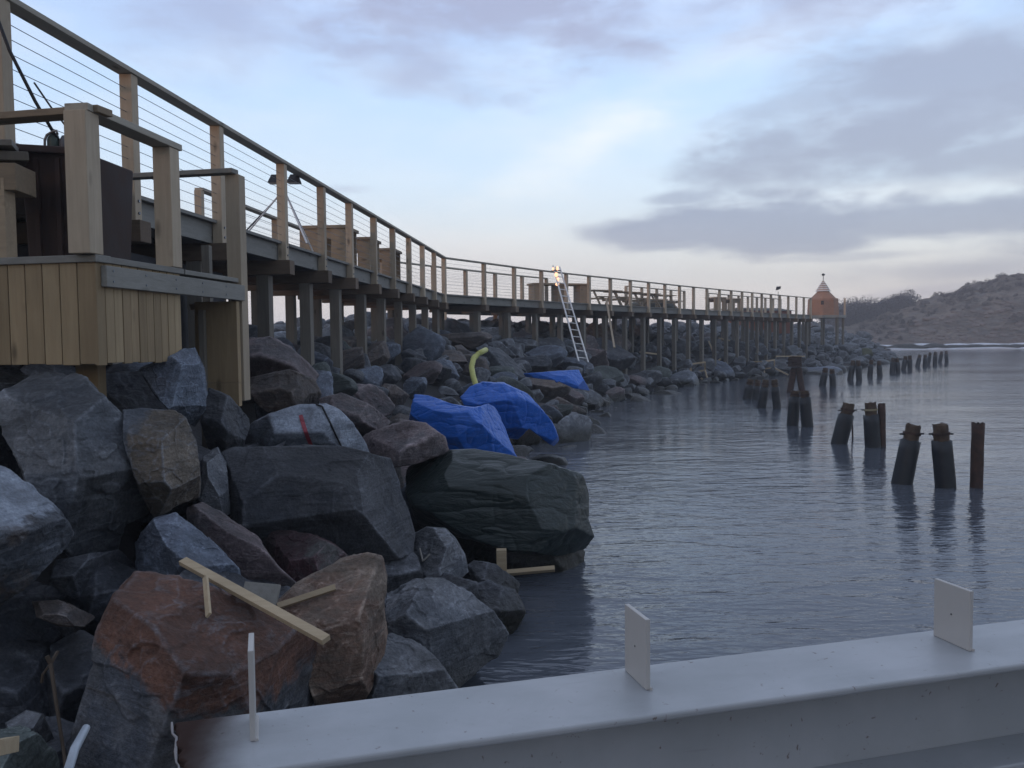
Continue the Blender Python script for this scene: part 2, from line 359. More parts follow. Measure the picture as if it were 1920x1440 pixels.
def bank(x, y):
    d = shore_d(x, y); t = np.clip((d + .5) / 5.0, 0, 1); z = -.45 + 2.35 * (t * t * (3 - 2 * t))
    z = np.where(d < -.5, -.45 + (d + .5) * .6, z); y = np.atleast_1d(np.asarray(y, float))
    z = z + .62 * np.clip((d - 4.6) / 3, 0, 1) * np.clip((y - 24) / 6, 0, 1) + .15 * np.clip((d - 5) / 2, 0, 1)
    e = np.clip((d - 13) / 5, 0, 1); return z - 4.0 * e
def bank1(x, y): return float(bank(x, y)[0])
nx, ny = 150, 210; gx = np.linspace(-34, 44, nx); gy = np.linspace(-6, 100, ny); GX, GY = np.meshgrid(gx, gy)
GZ = bank(GX.ravel(), GY.ravel()) - .22 + .16 * fbm(np.stack([GX.ravel() * 1.3, GY.ravel() * 1.3, GX.ravel() * 0], 1), 3, 3)
bm_ = MB(); bm_.v = [tuple(t) for t in np.stack([GX.ravel(), GY.ravel(), GZ], 1).tolist()]
bm_.f = [(j * nx + i, j * nx + i + 1, (j + 1) * nx + i + 1, (j + 1) * nx + i) for j in range(ny - 1) for i in range(nx - 1)]
GRAV = simple('bank_rubble_ground', (.028, .028, .031), .9, 0, .4, 5, .05, c2=(.05, .048, .05))
tag(bm_.build('ground', GRAV, smooth=True), kind='structure')

def hillmesh(name, x0, x1, y0, y1, n, hf, mat, m_=None):
    m_ = m_ or n
    X, Y = np.meshgrid(np.linspace(x0, x1, n), np.linspace(y0, y1, m_)); Z = hf(X.ravel(), Y.ravel())
    mb = MB(); mb.v = [tuple(t) for t in np.stack([X.ravel(), Y.ravel(), Z], 1).tolist()]
    mb.f = [(j * n + i, j * n + i + 1, (j + 1) * n + i + 1, (j + 1) * n + i) for j in range(m_ - 1) for i in range(n - 1)]
    return tag(mb.build(name, mat, smooth=True), kind='structure')
crx = [20, 45, 65, 75, 84, 92, 101, 112, 130, 160, 220]; crz = [1.0, 2.6, 4.2, 5.2, 8.6, 11.2, 13.2, 13.8, 13.4, 11, 4]
def far_hill(X, Y):
    crest = np.interp(X * 178 / np.maximum(Y, 150) * 1.0, crx, crz)
    sh = 134 + 2.5 * fbm(np.stack([X * .08, X * 0, X * 0], 1), 5, 3)
    t = np.clip((Y - sh) / 46, 0, 1); p = np.stack([X * .07, Y * .07, X * 0], 1)
    z = crest * (1 - (1 - t) ** 1.7) + .3 * np.clip(t * 20, 0, 1)
    z = z + (fbm(p, 21, 6, .6) * 2.6 + fbm(p * 3.3, 33, 5, .62) * 1.3) * np.clip(t * 3.0, 0, 1) * np.clip(crest / 9, .25, 1)
    z = z - np.clip((Y - 190) / 60, 0, 1) ** 2 * 10
    return np.where(Y < sh, -.6, z)
m, q, b = newmat('heath_and_rock'); HILL = m
geo = q.n('ShaderNodeNewGeometry'); v = geo.outputs['Position']
h1 = q.noise(v, .14, 7, .6, .4); h2 = q.noise(v, .9, 6, .65, .4); h3 = q.noise(q.mapv(v, (.5, .5, 2.0)), .5, 5, .6, .3)
c = q.mix(q.ramp(h1, [(.40, 0.0), (.58, 1.0)]), (.12, .088, .064), (.24, .19, .15)); c = q.mix(q.ramp(h2, [(.48, 0.0), (.62, .8)]), c, (.045, .038, .030))
c = q.mix(q.ramp(h3, [(.56, 0.0), (.66, .8)]), c, (.18, .165, .16))
sp = q.n('ShaderNodeSeparateXYZ'); q.link(v, sp.inputs[0])
c = q.mix(q.ramp(q.m('ADD', q.m('MULTIPLY', sp.outputs[2], .2), q.m('MULTIPLY', q.m('SUBTRACT', h2, .5), .6)), [(.12, .8), (.5, 0.0)]), c, (.17, .12, .095))
q.link(c, b.inputs['Base Color']); b.inputs['Roughness'].default_value = .95; bump(q, b, q.m('ADD', h2, h3), 1.0, 1.2)
hillmesh('hills', 18, 215, 124, 250, 240, far_hill, HILL, 150)
# unseen ridge added behind the viewer to keep the last sun off the bank
def shade_ridge_height(X, Y):
    u = (X * SUN_AZ.x + Y * SUN_AZ.y); return 8.1 * np.exp(-((u - 62) / 14) ** 2) - .5 + .25 * fbm(np.stack([X * .1, Y * .1, X * 0], 1), 2, 3)
hillmesh('added_shade_ridge', -140, 60, -120, -14, 60, shade_ridge_height, HILL)
# snow and ice lying along the far water's edge
def strip(name, y0, y1, z0, z1, mat, x0=42, x1=230, sd=0, wob=.8):
    mb = MB(); n = 120
    for i in range(n):
        x = x0 + (x1 - x0) * i / (n - 1); a = float(vnoise(np.array([[x * .15, sd, 0]]), 4)[0]) * wob; e = float(vnoise(np.array([[x * .6, sd + 3, 0]]), 9)[0])
        mb.v += [(x, y0 + a, -.1), (x, y0 + a + .1, z0 + .12 * e), (x, y1 + a, z1 + .15 * e), (x, y1 + a + .3, -.1)]
    for i in range(n - 1):
        for k in range(3): mb.f.append((i * 4 + k, i * 4 + k + 1, i * 4 + 5 + k, i * 4 + 4 + k))
    return tag(mb.build(name, mat), kind='structure')
SNOW = simple('old_snow', (.72, .74, .80), .8, 0, .15, .6); MUD = simple('wet_shore_mud', (.07, .055, .05), .7, 0, .4, .8)
strip('shore', 127.2, 134.5, .06, .35, MUD, sd=2); strip('snow', 131.5, 134.0, .55, .78, SNOW, sd=5); strip('ice', 125.8, 127.6, .16, .2, SNOW, x0=56, sd=8)
WEED = simple('shore_weed', (.03, .028, .022), .9, 0, .4, 2)
mb = MB(); V6, F6 = ico(2)
for i in range(420):
    x = rnd.uniform(44, 170); y = 129.5 + rnd.uniform(-1.4, 1.2); s = rnd.uniform(.2, .75) * (1.6 if rnd.random() < .1 else 1)
    mb.add([(x + a * s * 1.8, y + bb * s, .25 + c_ * s * .5) for a, bb, c_ in V6 * (1 + .3 * np.random.RandomState(i).rand(len(V6), 1))], F6)
tag(mb.build('shore_stones', WEED), 'line of dark stones and weed between water and snow on the far shore', 'stones', kind='stuff')
mb = MB()
for i in range(420):
    x = rnd.uniform(52, 150); y = rnd.uniform(137, 150); z = float(far_hill(np.array([x]), np.array([y]))[0]); s = rnd.uniform(.18, .6)
    mb.add([(x + a * s * 1.4, y + bb * s, z + c_ * s * .7) for a, bb, c_ in cut(cut(V6 * (1 + .25 * np.random.RandomState(i + 900).rand(len(V6), 1)), (0, -.6, .8), .7), (.6, -.7, .2), .7)], F6)
tag(mb.build('hillside_stones', simple('warm_shore_stone', (.19, .15, .13), .9, 0, .4, .6)), 'pale reddish stones scattered at the foot of the far hill', 'stones', kind='stuff')

# distant scrub and wood: thin twig clumps
def twigs(name, spots, mat, label, cat, hgt, n, leaf):
    mb = MB(); r = random.Random(hash(name) % 1000 if False else len(name))
    for (x, y, z, s) in spots:
        H = hgt * s; W = H * r.uniform(.45, .8)
        for k in range(n):
            th = r.uniform(0, 6.28); rr_ = W * math.sqrt(r.random()); zz = z + H * (r.random() ** .8) * (1 - .55 * (rr_ / W) ** 2)
            px = x + rr_ * math.cos(th); py = y + rr_ * math.sin(th); L = leaf * r.uniform(.5, 1.4); a = r.uniform(0, 3.14); t = r.uniform(-.9, .9)
            d1 = Vector((math.cos(a) * math.cos(t), math.sin(a) * math.cos(t), math.sin(t))) * L; d2 = Vector((r.uniform(-1, 1), r.uniform(-1, 1), r.uniform(-.6, 1))).normalized() * L * .55
            c0 = Vector((px, py, zz)); mb.add([c0 - d1, c0 + d2, c0 + d1, c0 - d2], [(0, 1, 2, 3)])
        for k in range(3):
            th = r.uniform(0, 6.28); mb.tube([(x, y, z - .3), (x + W * .5 * math.cos(th), y + W * .5 * math.sin(th), z + H * .75)], [.05 * H / 3, .015], 4)
    return tag(mb.build(name, mat), label, cat, kind='stuff')
DW = simple('bare_wood', (.065, .056, .058), .95, 0, .3, .4); DS = simple('heath_scrub', (.085, .068, .058), .95, 0, .35, .3)
sp_ = []
for i in range(150):
    px = rnd.uniform(1555, 1706); Y = rnd.uniform(165, 200); X = (px - 960) / FPX * Y; z = float(far_hill(np.array([X]), np.array([Y]))[0]); e = 1.0 if px < 1640 else .75
    sp_.append((X, Y, z, rnd.uniform(.7, 1.15) * e))
twigs('distant_wood', sp_, DW, 'dark bare wood on the low ground left of the far hill', 'wood', 4.4, 520, .17)
sp_ = []
for i in range(420):
    Y = rnd.uniform(138, 185); px = rnd.uniform(1610, 2050); X = (px - 960) / FPX * Y; z = float(far_hill(np.array([X]), np.array([Y]))[0])
    if fbm(np.array([[X * .09, Y * .09, 0]]), 77, 3)[0] > -.05: sp_.append((X, Y, z - .1, rnd.uniform(.5, 1.1)))
twigs('hillside_scrub', sp_, DS, 'low brown heather and scrub growing in patches on the far hill', 'scrub', 1.1, 130, .13)

# ------------------------------------------------------------------ boulders
BVH = {}
def set_tone(me, tone):
    a = me.attributes.new('face_tone', 'FLOAT_COLOR', 'POINT'); n = len(me.vertices); t = np.ones(n) if tone is None else tone
    a.data.foreach_set('color', np.stack([t, t * 1.0, t * 1.0, np.ones(n)], 1).ravel().astype(np.float32))
def mesh_rock(name, v, f, loc, mat, label, cat='boulder', group=None, smooth=True, tone=None):
    me = bpy.data.meshes.new(name); me.from_pydata([tuple(x) for x in v.tolist()], [], f); me.update()
    if smooth: me.polygons.foreach_set('use_smooth', [True] * len(me.polygons))
    set_tone(me, tone)
    me.materials.append(mat); o = bpy.data.objects.new(name, me); o.location = loc; col.objects.link(o)
    return tag(o, label, cat, group)
def poly_shape(poly, Y, D, n=6, p=.55, cx=None, cloth=False):
    pts = [P(a, b_, Y) for a, b_ in poly]; X = np.array([t.x for t in pts]); Z = np.array([t.z for t in pts])
    c = np.array([(X.max() + X.min()) / 2, (Z.max() + Z.min()) / 2]) if cx is None else np.array([P(cx[0], cx[1], Y).x, P(cx[0], cx[1], Y).z])
    X = X - c[0]; Z = Z - c[1]; N = 360; tab = np.zeros(N)
    for k in range(N):
        a = 2 * math.pi * k / N; dx, dz = math.cos(a), math.sin(a); best = 0
        for i in range(len(X)):
            x1, z1, x2, z2 = X[i], Z[i], X[(i + 1) % len(X)], Z[(i + 1) % len(X)]; ex, ez = x2 - x1, z2 - z1; den = dx * ez - dz * ex
            if abs(den) < 1e-9: continue
            t = (x1 * ez - z1 * ex) / den; s = (x1 * dz - z1 * dx) / den
            if t > 0 and -1e-6 <= s <= 1 + 1e-6: best = max(best, t)
        tab[k] = best if best > 0 else .05
        V, f = ico(n); th = np.arctan2(V[:, 2], V[:, 0]) % (2 * math.pi)
    R = np.interp(th / (2 * math.pi) * N, np.arange(N + 1), np.append(tab, tab[0]))
    qn = 3.2 if cloth else 9.0
    ra = R / np.maximum(np.hypot(V[:, 0], V[:, 2]), 1e-3); rb = D / np.maximum(np.abs(V[:, 1]), 1e-3)
    return V * ((ra ** -qn + rb ** -qn) ** (-1 / qn))[:, None], f, Vector((c[0], Y, c[1])), float(tab.mean())
def face_view(v, c, Y):
    d = (c - EYE); a = math.atan2(d.x, d.y); e_ = math.atan2(d.z, math.hypot(d.x, d.y))
    v = v.copy(); v[:, [0, 2]] *= (1 + 1.0 * np.clip(v[:, 1], -9, 0) / Y)[:, None]; v[:, 0] *= math.cos(a)
    rm = np.array(Matrix.Rotation(-a, 3, 'Z') @ Matrix.Rotation(e_, 3, 'X')); return v @ rm.T
def hero(label, mat, Y, D, poly, seed=1, cuts=None, rough=1.0, cat='boulder', group='boulders of the stone bank', name='boulder', cx=None):
    v, f, c, R = poly_shape(poly, Y, D, n=7 if Y < 6.5 and seed < 60 else 6, cx=cx); r = np.random.RandomState(seed)
    if cuts is None:
        sgn = r.choice([-1, 1])
        cuts = [((r.uniform(-.45, .45), -.62, .75), r.uniform(.46, .62)), ((sgn * .8, -.62, r.uniform(-.3, .4)), r.uniform(.45, .60)),
                ((-sgn * r.uniform(.1, .5), -.85, r.uniform(-.6, -.3)), r.uniform(.55, .68)), ((.5, .7, .4), .65), ((-.6, .6, .2), .65)]
    tone = np.ones(len(v)); v = v * np.array([1, 1.15, 1])
    for n_, k in cuts: v = cut(v, n_, k, tone, r.uniform(.72, 1.45))
    for k in range(3):
        a = r.uniform(0, 6.28); v = cut(v, (math.cos(a), r.uniform(-1.0, -.3), math.sin(a)), r.uniform(.70, .84), tone, r.uniform(.68, 1.4))
    u = v / R; L = np.linalg.norm(v, axis=1)[:, None]; dr = v / np.maximum(L, 1e-6)
    off = .022 * fbm(u * 1.6, seed, 3) + .012 * fbm(u * 5, seed + 9, 4, .6) + .012 * fbm(u * 17, seed + 19, 3, .7)
    # spalled flakes: small flat chips with sharp rims
    for k_ in range(1):
        cn = fbm(u * (1.3 + k_ * .9) * np.array([1, 1, 1.5]) + 11 * k_, seed + 60 + k_, 3); off = off - (.030 - .008 * k_) * np.clip((cn - .08) * 45, 0, 1)
    v0 = v.copy()
    # broken ledges
    st_ = fbm(u * .9 + 5, seed + 31, 3) * 2.6; led = np.floor(st_) + np.clip((st_ - np.floor(st_)) * 9, 0, 1); off = off + .030 * led
    # coarse steps along a tilted bedding direction, as blasted rock splits
    bd_ = r.normal(size=3); bd_ /= np.linalg.norm(bd_); q1 = (u @ bd_) * 1.7 + .7 * fbm(u * 1.3, seed + 70, 4); off = off + .032 * ((np.floor(q1) + np.clip((q1 - np.floor(q1)) * 9, 0, 1)) * (1 if seed % 2 else -1)) * .8
    tone = tone * (1 + .22 * np.clip(fbm(u * 1.5, seed + 80, 3) * 2.5, -1, 1))
    v = v + dr * (off[:, None] * R * rough); v = face_view(v, c, Y)
    o = mesh_rock(name, v, f, c, RM[mat], label, cat, group, tone=tone)
    BVH[o.name] = (o, BVHTree.FromPolygons([tuple(Vector(x) + c) for x in v.tolist()], f))
    return o
HR = []
HR.append(hero('big slate grey boulder in front of the plank-clad landing, left of the tan boulder', 'slate', 5.0, .62, [(31,712),(56,696),(100,691),(137,698),(169,715),(203,746),(231,777),(269,827),(291,877),(297,940),(281,971),(235,987),(222,1040),(200,1060),(150,1055),(120,1020),(115,985),(90,950),(55,905),(34,853),(9,809),(0,734)], 3,
   cuts=[((.55,-.75,.30),.55),((-.62,-.7,-.1),.58),((.1,-.6,.8),.72),((.3,-.85,-.45),.6),((-.5,-.4,.6),.78)]))
HR.append(hero('tan and grey block wedged against the right of the big slate boulder', 'tanzone', 5.15, .45, [(232,768),(262,762),(330,766),(352,785),(370,825),(376,870),(380,905),(378,938),(330,950),(290,964),(270,930),(250,880),(235,830)], 4,
   cuts=[((.72,-.65,.1),.55),((-.35,-.9,.1),.66),((.1,-.6,.8),.8),((.2,-.5,-.8),.75)]))
HR.append(hero('pale blue-white topped rock at the left edge below the big slate boulder', 'whitezone', 4.1, .5, [(-90,880),(0,878),(20,888),(60,920),(100,955),(130,990),(141,1012),(130,1035),(90,1065),(60,1090),(0,1130),(-90,1150)], 5,
   cuts=[((.35,-.55,.75),.55),((.3,-.75,-.6),.55),((.8,-.5,.1),.85)]))
HR.append(hero('blue-grey slab behind the top end of the long pale plank', 'blue', 4.8, .4, [(255,1010),(290,972),(330,962),(380,1000),(420,1040),(455,1075),(458,1112),(400,1125),(320,1115),(260,1090)], 6))
HR.append(hero('long sloping grey rock with a pale ridge, right of the blue-grey slab', 'pink', 5.3, .35, [(348,945),(380,938),(420,962),(480,1012),(520,1065),(566,1108),(520,1135),(470,1125),(430,1090),(395,1030),(355,990)], 7,
   cuts=[((.45,-.3,.85),.62),((-.3,-.8,-.4),.6)]))
HR.append(hero('dark red speckled boulder under the big square grey block', 'red', 5.7, .4, [(475,1000),(520,993),(580,1001),(630,1023),(668,1060),(660,1100),(600,1110),(540,1110),(490,1070)], 8))
HR.append(hero('big square grey block with a flat top, left of the green tarpaulin', 'dark', 6.35, .75, [(416,842),(440,834),(640,840),(735,864),(752,905),(768,955),(782,1010),(776,1042),(740,1052),(690,1058),(600,1020),(480,1004),(440,985),(420,910)], 9,
   cuts=[((.0,-.38,.92),.80),((.05,-1,.05),.62),((-.93,-.35,.05),.83),((.72,-.66,.25),.66),((.1,-.75,-.65),.62)], rough=.55))
HR.append(hero('pale blue boulder with a red painted stroke above the square grey block', 'palezone', 7.7, .6, [(452,822),(480,790),(510,775),(560,758),(612,756),(640,770),(665,795),(688,830),(700,862),(640,866),(560,866),(470,862)], 10,
   cuts=[((.05,-.80,.6),.62),((-.85,-.5,.1),.66),((.75,-.55,.3),.68)], rough=.6)); MARKED = HR[-1]
HR.append(hero('large rust-red boulder in the foreground under the long pale plank', 'rustzone', 3.55, .55, [(250,1064),(300,1072),(370,1088),(470,1128),(560,1180),(612,1215),(645,1270),(630,1350),(480,1420),(330,1450),(240,1450),(130,1450),(138,1330),(165,1230),(185,1160),(215,1100)], 12,
   cuts=[((.35,-.62,.70),.52),((-.75,-.66,.05),.56),((.25,-.8,-.5),.62),((.1,-.5,.86),.8)]))
HR.append(hero('sandy brown boulder right of the rust-red one, above the steel beam', 'redtan', 4.3, .5, [(522,1128),(560,1095),(640,1053),(690,1044),(720,1053),(728,1090),(723,1140),(730,1200),(718,1262),(670,1330),(600,1330),(560,1220),(530,1160)], 13,
   cuts=[((-.35,-.7,.6),.62),((.85,-.5,.1),.72),((0,-.9,-.4),.62)], rough=.8))
HR.append(hero('rounded dark grey boulder at the waterline right of the sandy brown one', 'slate', 5.1, .55, [(718,1112),(780,1088),(830,1090),(880,1118),(925,1150),(952,1195),(935,1228),(890,1262),(850,1290),(780,1290),(730,1220)], 14))
HR.append(hero('low grey slab at the water just behind the steel beam', 'slate', 4.5, .4, [(620,1330),(690,1210),(735,1188),(790,1212),(830,1255),(862,1300),(760,1350)], 15))
HR.append(hero('round dark boulder with pale scratches between the square block and the green tarpaulin', 'slate', 6.7, .45, [(770,1005),(800,990),(835,992),(855,1010),(872,1040),(880,1072),(850,1098),(800,1100),(765,1070)], 16))
HR.append(hero('small angular dark rock below the timber prop of the green tarpaulin', 'dark', 6.9, .35, [(866,1072),(890,1054),(930,1060),(976,1095),(962,1132),(915,1140),(870,1118)], 17))
HR.append(hero('upright slate slab under the end of the plank-clad landing', 'blue', 6.25, .35, [(262,692),(300,675),(345,655),(366,650),(385,690),(392,740),(387,775),(366,802),(330,785),(300,750)], 18,
   cuts=[((-.45,-.8,.3),.55),((.8,-.55,.1),.6),((.1,-.5,.8),.8)]))
HR.append(hero('dark rock in the gap at the foot of the timber end panel', 'dark', 6.7, .4, [(392,728),(430,748),(468,792),(458,835),(420,862),(392,845),(376,790)], 19))
HR.append(hero('narrow grey stone beside the left side of the square grey block', 'slate', 5.9, .3, [(380,852),(408,838),(425,868),(432,965),(400,972),(372,935)], 20))
HR.append(hero('large pinkish boulder just right of the timber end panel', 'pink', 10.2, .9, [(440,645),(470,634),(505,632),(545,652),(578,682),(596,703),(585,722),(530,722),(440,722)], 21, cuts=[((.35,-.55,.75),.62),((-.3,-.85,-.4),.7)]))
HR.append(hero('blue and tan boulder below the large pinkish one', 'brown', 9.2, .6, [(468,708),(540,694),(592,710),(605,745),(596,782),(560,778),(510,778),(475,750)], 22))
HR.append(hero('flat pinkish grey boulder right of the boulder with the red stroke', 'pink', 9.0, .7, [(600,748),(640,736),(690,758),(738,792),(722,812),(660,822),(625,795)], 23))
HR.append(hero('wide pinkish grey boulder directly left of the front blue tarpaulin', 'pink', 8.4, .8, [(668,830),(700,808),(760,789),(800,793),(837,820),(846,850),(780,872),(720,880),(690,860)], 24))
HR.append(hero('low dark rock at the left edge under the plank cladding', 'slate', 5.9, .4, [(-60,690),(30,688),(52,705),(30,740),(0,755),(-60,750)], 25))
HR.append(hero('dark rock at the left edge behind the big slate boulder', 'dark', 5.4, .5, [(-80,740),(0,742),(25,800),(50,870),(30,905),(-80,910)], 26))
HR.append(hero('speckled green-grey rock in the bottom left corner', 'green', 2.9, .35, [(-80,1385),(0,1368),(40,1368),(80,1398),(112,1442),(100,1520),(-80,1520)], 27))
HR.append(hero('small pale-topped stone above the bottom left corner rock', 'slate', 3.3, .2, [(10,1348),(50,1333),(82,1345),(102,1392),(60,1402),(20,1385)], 28))
HR.append(hero('thin brown slab in the dark hollow at the left', 'brown', 4.2, .2, [(62,1122),(110,1126),(182,1163),(160,1180),(110,1170),(70,1150)], 29))
HR.append(hero('dark stone tucked under the big slate boulder', 'dark', 4.75, .4, [(110,1045),(160,1040),(225,1035),(265,1070),(250,1110),(150,1125),(95,1085)], 30))
HR.append(hero('dark wet boulder at the water under the green tarpaulin, carrying it', 'dark', 8.35, .6, [(830,1010),(900,985),(1010,990),(1080,1005),(1098,1035),(1085,1082),(1000,1098),(900,1095),(840,1070)], 31))
# dark stones low in the hollows between the foreground boulders
for i, (px, py, Yd, s, kd) in enumerate([(60,1220,4.6,.42,'dark'),(20,1290,4.1,.35,'dark'),(130,1300,4.3,.4,'dark'),(-10,1180,4.9,.45,'dark'),(620,1130,5.7,.4,'dark'),(700,1090,6.4,.45,'dark'),(470,1160,4.9,.35,'dark'),
      (400,1150,4.6,.35,'dark'),(820,1150,6.2,.4,'dark'),(320,900,6.2,.45,'dark'),(250,770,6.9,.5,'dark'),(560,1040,6.4,.45,'dark'),(480,900,7.3,.5,'dark'),(900,1150,6.4,.35,'dark'),(90,1420,3.7,.25,'dark'),(180,1120,4.7,.3,'dark')]):
    c0 = P(px, py, Yd); pw = s * FPX / Yd; pg = []
    for k in range(9):
        a = 2 * math.pi * k / 9; pg.append((px + math.cos(a) * pw * rnd.uniform(.8, 1.05), py - math.sin(a) * pw * .75 * rnd.uniform(.8, 1.05)))
    o = hero('dark stone deep in the shadowed hollows between the foreground boulders', kd, Yd, s * .9, pg, 60 + i, name='boulder', group='stones in the foreground hollows')

# prototype rocks for the rest of the bank
PROTO = []
for s in range(16):
    r = np.random.RandomState(300 + s); V, f = ico(5); v = V * np.array([r.uniform(1.0, 1.5), r.uniform(.75, 1.05), r.uniform(.5, .85)])
    asp = np.array([r.uniform(1.0, 1.45), r.uniform(.8, 1.05), r.uniform(.55, .9)]); rad = np.full(len(V), 1.15); tone = np.ones(len(V))
    for k in range(13):
        n_ = r.normal(size=3); n_ /= np.linalg.norm(n_); dn = V @ n_; lim = np.where(dn > .05, r.uniform(.58, .92) / np.maximum(dn, .05), 9); mk = lim < rad; rad[mk] = lim[mk]; tone[mk] = r.uniform(.66, 1.45)
    v = V * rad[:, None] * asp; v = v + V * (.020 * fbm(V * 1.7, s, 3) + .018 * fbm(V * 5, s + 50, 4, .6))[:, None]; sq = fbm(V * 1.0 + 5, s + 31, 3) * 2.6
    v = v + V * (.035 * (np.floor(sq) + np.clip((sq - np.floor(sq)) * 7, 0, 1)))[:, None]; v = v / np.abs(v).max() * 1.1
    me = bpy.data.meshes.new('boulder'); me.from_pydata([tuple(x) for x in v.tolist()], [], f); me.update(); me.polygons.foreach_set('use_smooth', [True] * len(me.polygons))
    set_tone(me, tone); me.materials.append(RM['slate']); PROTO.append((me, v, f))
CW = {'slate': 'slate grey', 'dark': 'dark grey', 'blue': 'blue-grey', 'pale': 'pale grey', 'tan': 'tan', 'pink': 'pinkish grey', 'green': 'greenish grey', 'brown': 'brownish'}
def rock_at(c, s, kind, label, group, rz=None, k=None, flat=1.0):
    me, v, f = PROTO[rnd.randrange(16) if k is None else k]; o = bpy.data.objects.new('boulder', me); col.objects.link(o)
    o.location = c; o.scale = (s, s, s * flat); o.rotation_euler = (rnd.uniform(-.5, .5), rnd.uniform(-.5, .5), rnd.uniform(0, 6.28) if rz is None else rz)
    o.material_slots[0].link = 'OBJECT'; o.material_slots[0].material = RM[kind]
    return tag(o, label, 'boulder', group)
def march(px, py, lift=.25, y0=6):
    Y = y0
    while Y < 100:
        p = P(px, py, Y)
        if p.z <= bank1(p.x, p.y) + lift: return p
        Y += .15
    return P(px, py, 60)
taken = []
for px, py, wd, kd, lb in [(940,682,96,'slate','large dark boulder right of the yellow hose'),(845,668,60,'brown','brown boulder left of the yellow hose'),(1028,655,62,'slate','grey boulder on the slope left of the ladder foot'),
    (1012,682,58,'pink','pinkish boulder between the hose and the ladder foot'),(1135,705,78,'green','rounded green-grey boulder at the water right of the small blue tarpaulin'),(1232,697,74,'green','green-grey boulder at the water below the leaning pole'),
    (1285,714,66,'pale','pale grey boulder at the waterline left of the first timber frame'),(965,742,100,'green','flat green-grey boulder behind the top of the rear blue tarpaulin'),(1062,768,86,'brown','tan-grey block at the water right of the rear blue tarpaulin'),
    (1098,742,70,'slate','grey boulder just below the small blue tarpaulin'),(1150,745,56,'pink','pinkish boulder at the waterline below the ladder'),(1005,812,58,'brown','brown boulder in the fold between the two blue tarpaulins'),(985,848,44,'dark','small dark rock at the waterline beside the blue tarpaulin'),
    (1098,690,40,'pale','pale block on which the ladder stands'),(1215,660,90,'slate','slanting slate slab right of the leaning pole foot'),(1345,690,70,'blue','blue-grey slab behind the timber frames'),(1390,655,70,'dark','dark boulder with a rusty face below the deck columns'),
    (655,700,70,'slate','grey boulder under the third deck column'),(730,740,70,'brown','brown boulder uphill of the blue tarpaulins'),(790,700,80,'pink','pinkish slab uphill left of the yellow hose'),(560,640,60,'dark','dark upright boulder behind the first deck columns'),
    (620,640,90,'slate','slate boulder standing behind the deck columns'),(700,660,70,'brown','brown boulder among the deck columns'),(650,780,60,'slate','small grey boulder above the flat pinkish one'),(895,768,40,'green','small green stone in the hollow between the blue tarpaulins')]:
    p = march(px, py); s = wd / FPX * p.y * .5 * 1.0
    rock_at((p.x, p.y + s * .4, p.z - s * .15), s, kd, lb, 'boulders of the stone bank'); taken.append((p.x, p.y + s * .4, s))
# zones with landmarks that can be found in the picture
def zone(x, y):
    t = EYE + Vector((x, y, bank1(x, y))) - EYE; v_ = Vector((x, y, bank1(x, y) + .3)) - EYE
    px = 960 + FPX * v_.dot(RR) / v_.dot(F); d = float(shore_d(x, y)[0])
    part = 'at the waterline' if d < 1.3 else ('under the boardwalk' if d > 3.9 else 'on the slope')
    if d > 7: part = 'behind the boardwalk'
    if y < 11: where = 'near the landing'
    elif px < 880: where = 'left of the yellow hose'
    elif px < 1085: where = 'between hose and ladder'
    elif px < 1165: where = 'between ladder and leaning pole'
    elif px < 1290: where = 'right of the leaning pole'
    elif px < 1500: where = 'around the timber frames'
    elif px < 1585: where = 'in front of the beacon hut'
    else: where = 'at the far tip of the bank'
    return part, where, px
cand = []; rr2 = random.Random(5)
kinds = ['slate'] * 7 + ['dark'] * 3 + ['blue'] * 5 + ['pink'] * 3 + ['brown'] * 3 + ['green'] * 2 + ['pale'] * 1
SEG = []; acc = 0
for a, c in zip(SHORE[:-1], SHORE[1:]):
    L = math.hypot(c[0] - a[0], c[1] - a[1]); SEG.append((acc, L, a, c)); acc += L
tries = 0
while tries < 26000:
    tries += 1; s_ = rr2.uniform(0, acc); d = rr2.uniform(-.45, 12)
    for (s0, L, a, c) in SEG:
        if s0 <= s_ < s0 + L: break
    t = (s_ - s0) / L; x = a[0] + (c[0] - a[0]) * t; y = a[1] + (c[1] - a[1]) * t; nx_, ny_ = -(c[1] - a[1]) / L, (c[0] - a[0]) / L
    x += nx_ * d; y += ny_ * d
    if y < 7.6 or abs(float(shore_d(x, y)[0]) - d) > .4: continue
    if y < 9.3 and x > -3.5 : continue
    r_ = min(1.1, max(.24, rr2.lognormvariate(-.76, .40)))
    if d > 7: r_ *= .9
    # keep the feet of tarps and hero stones clear
    if any((x - X)**2 + (y - Yy)**2 < (.62 * (r_ + S))**2 for X, Yy, S in taken): continue
    taken.append((x, y, r_)); cand.append((x, y, r_, d))
cand.sort(key=lambda t: -(t[2] / t[1]) * (1 if t[3] < 7 else .55))
NI = 235; restV = MB()
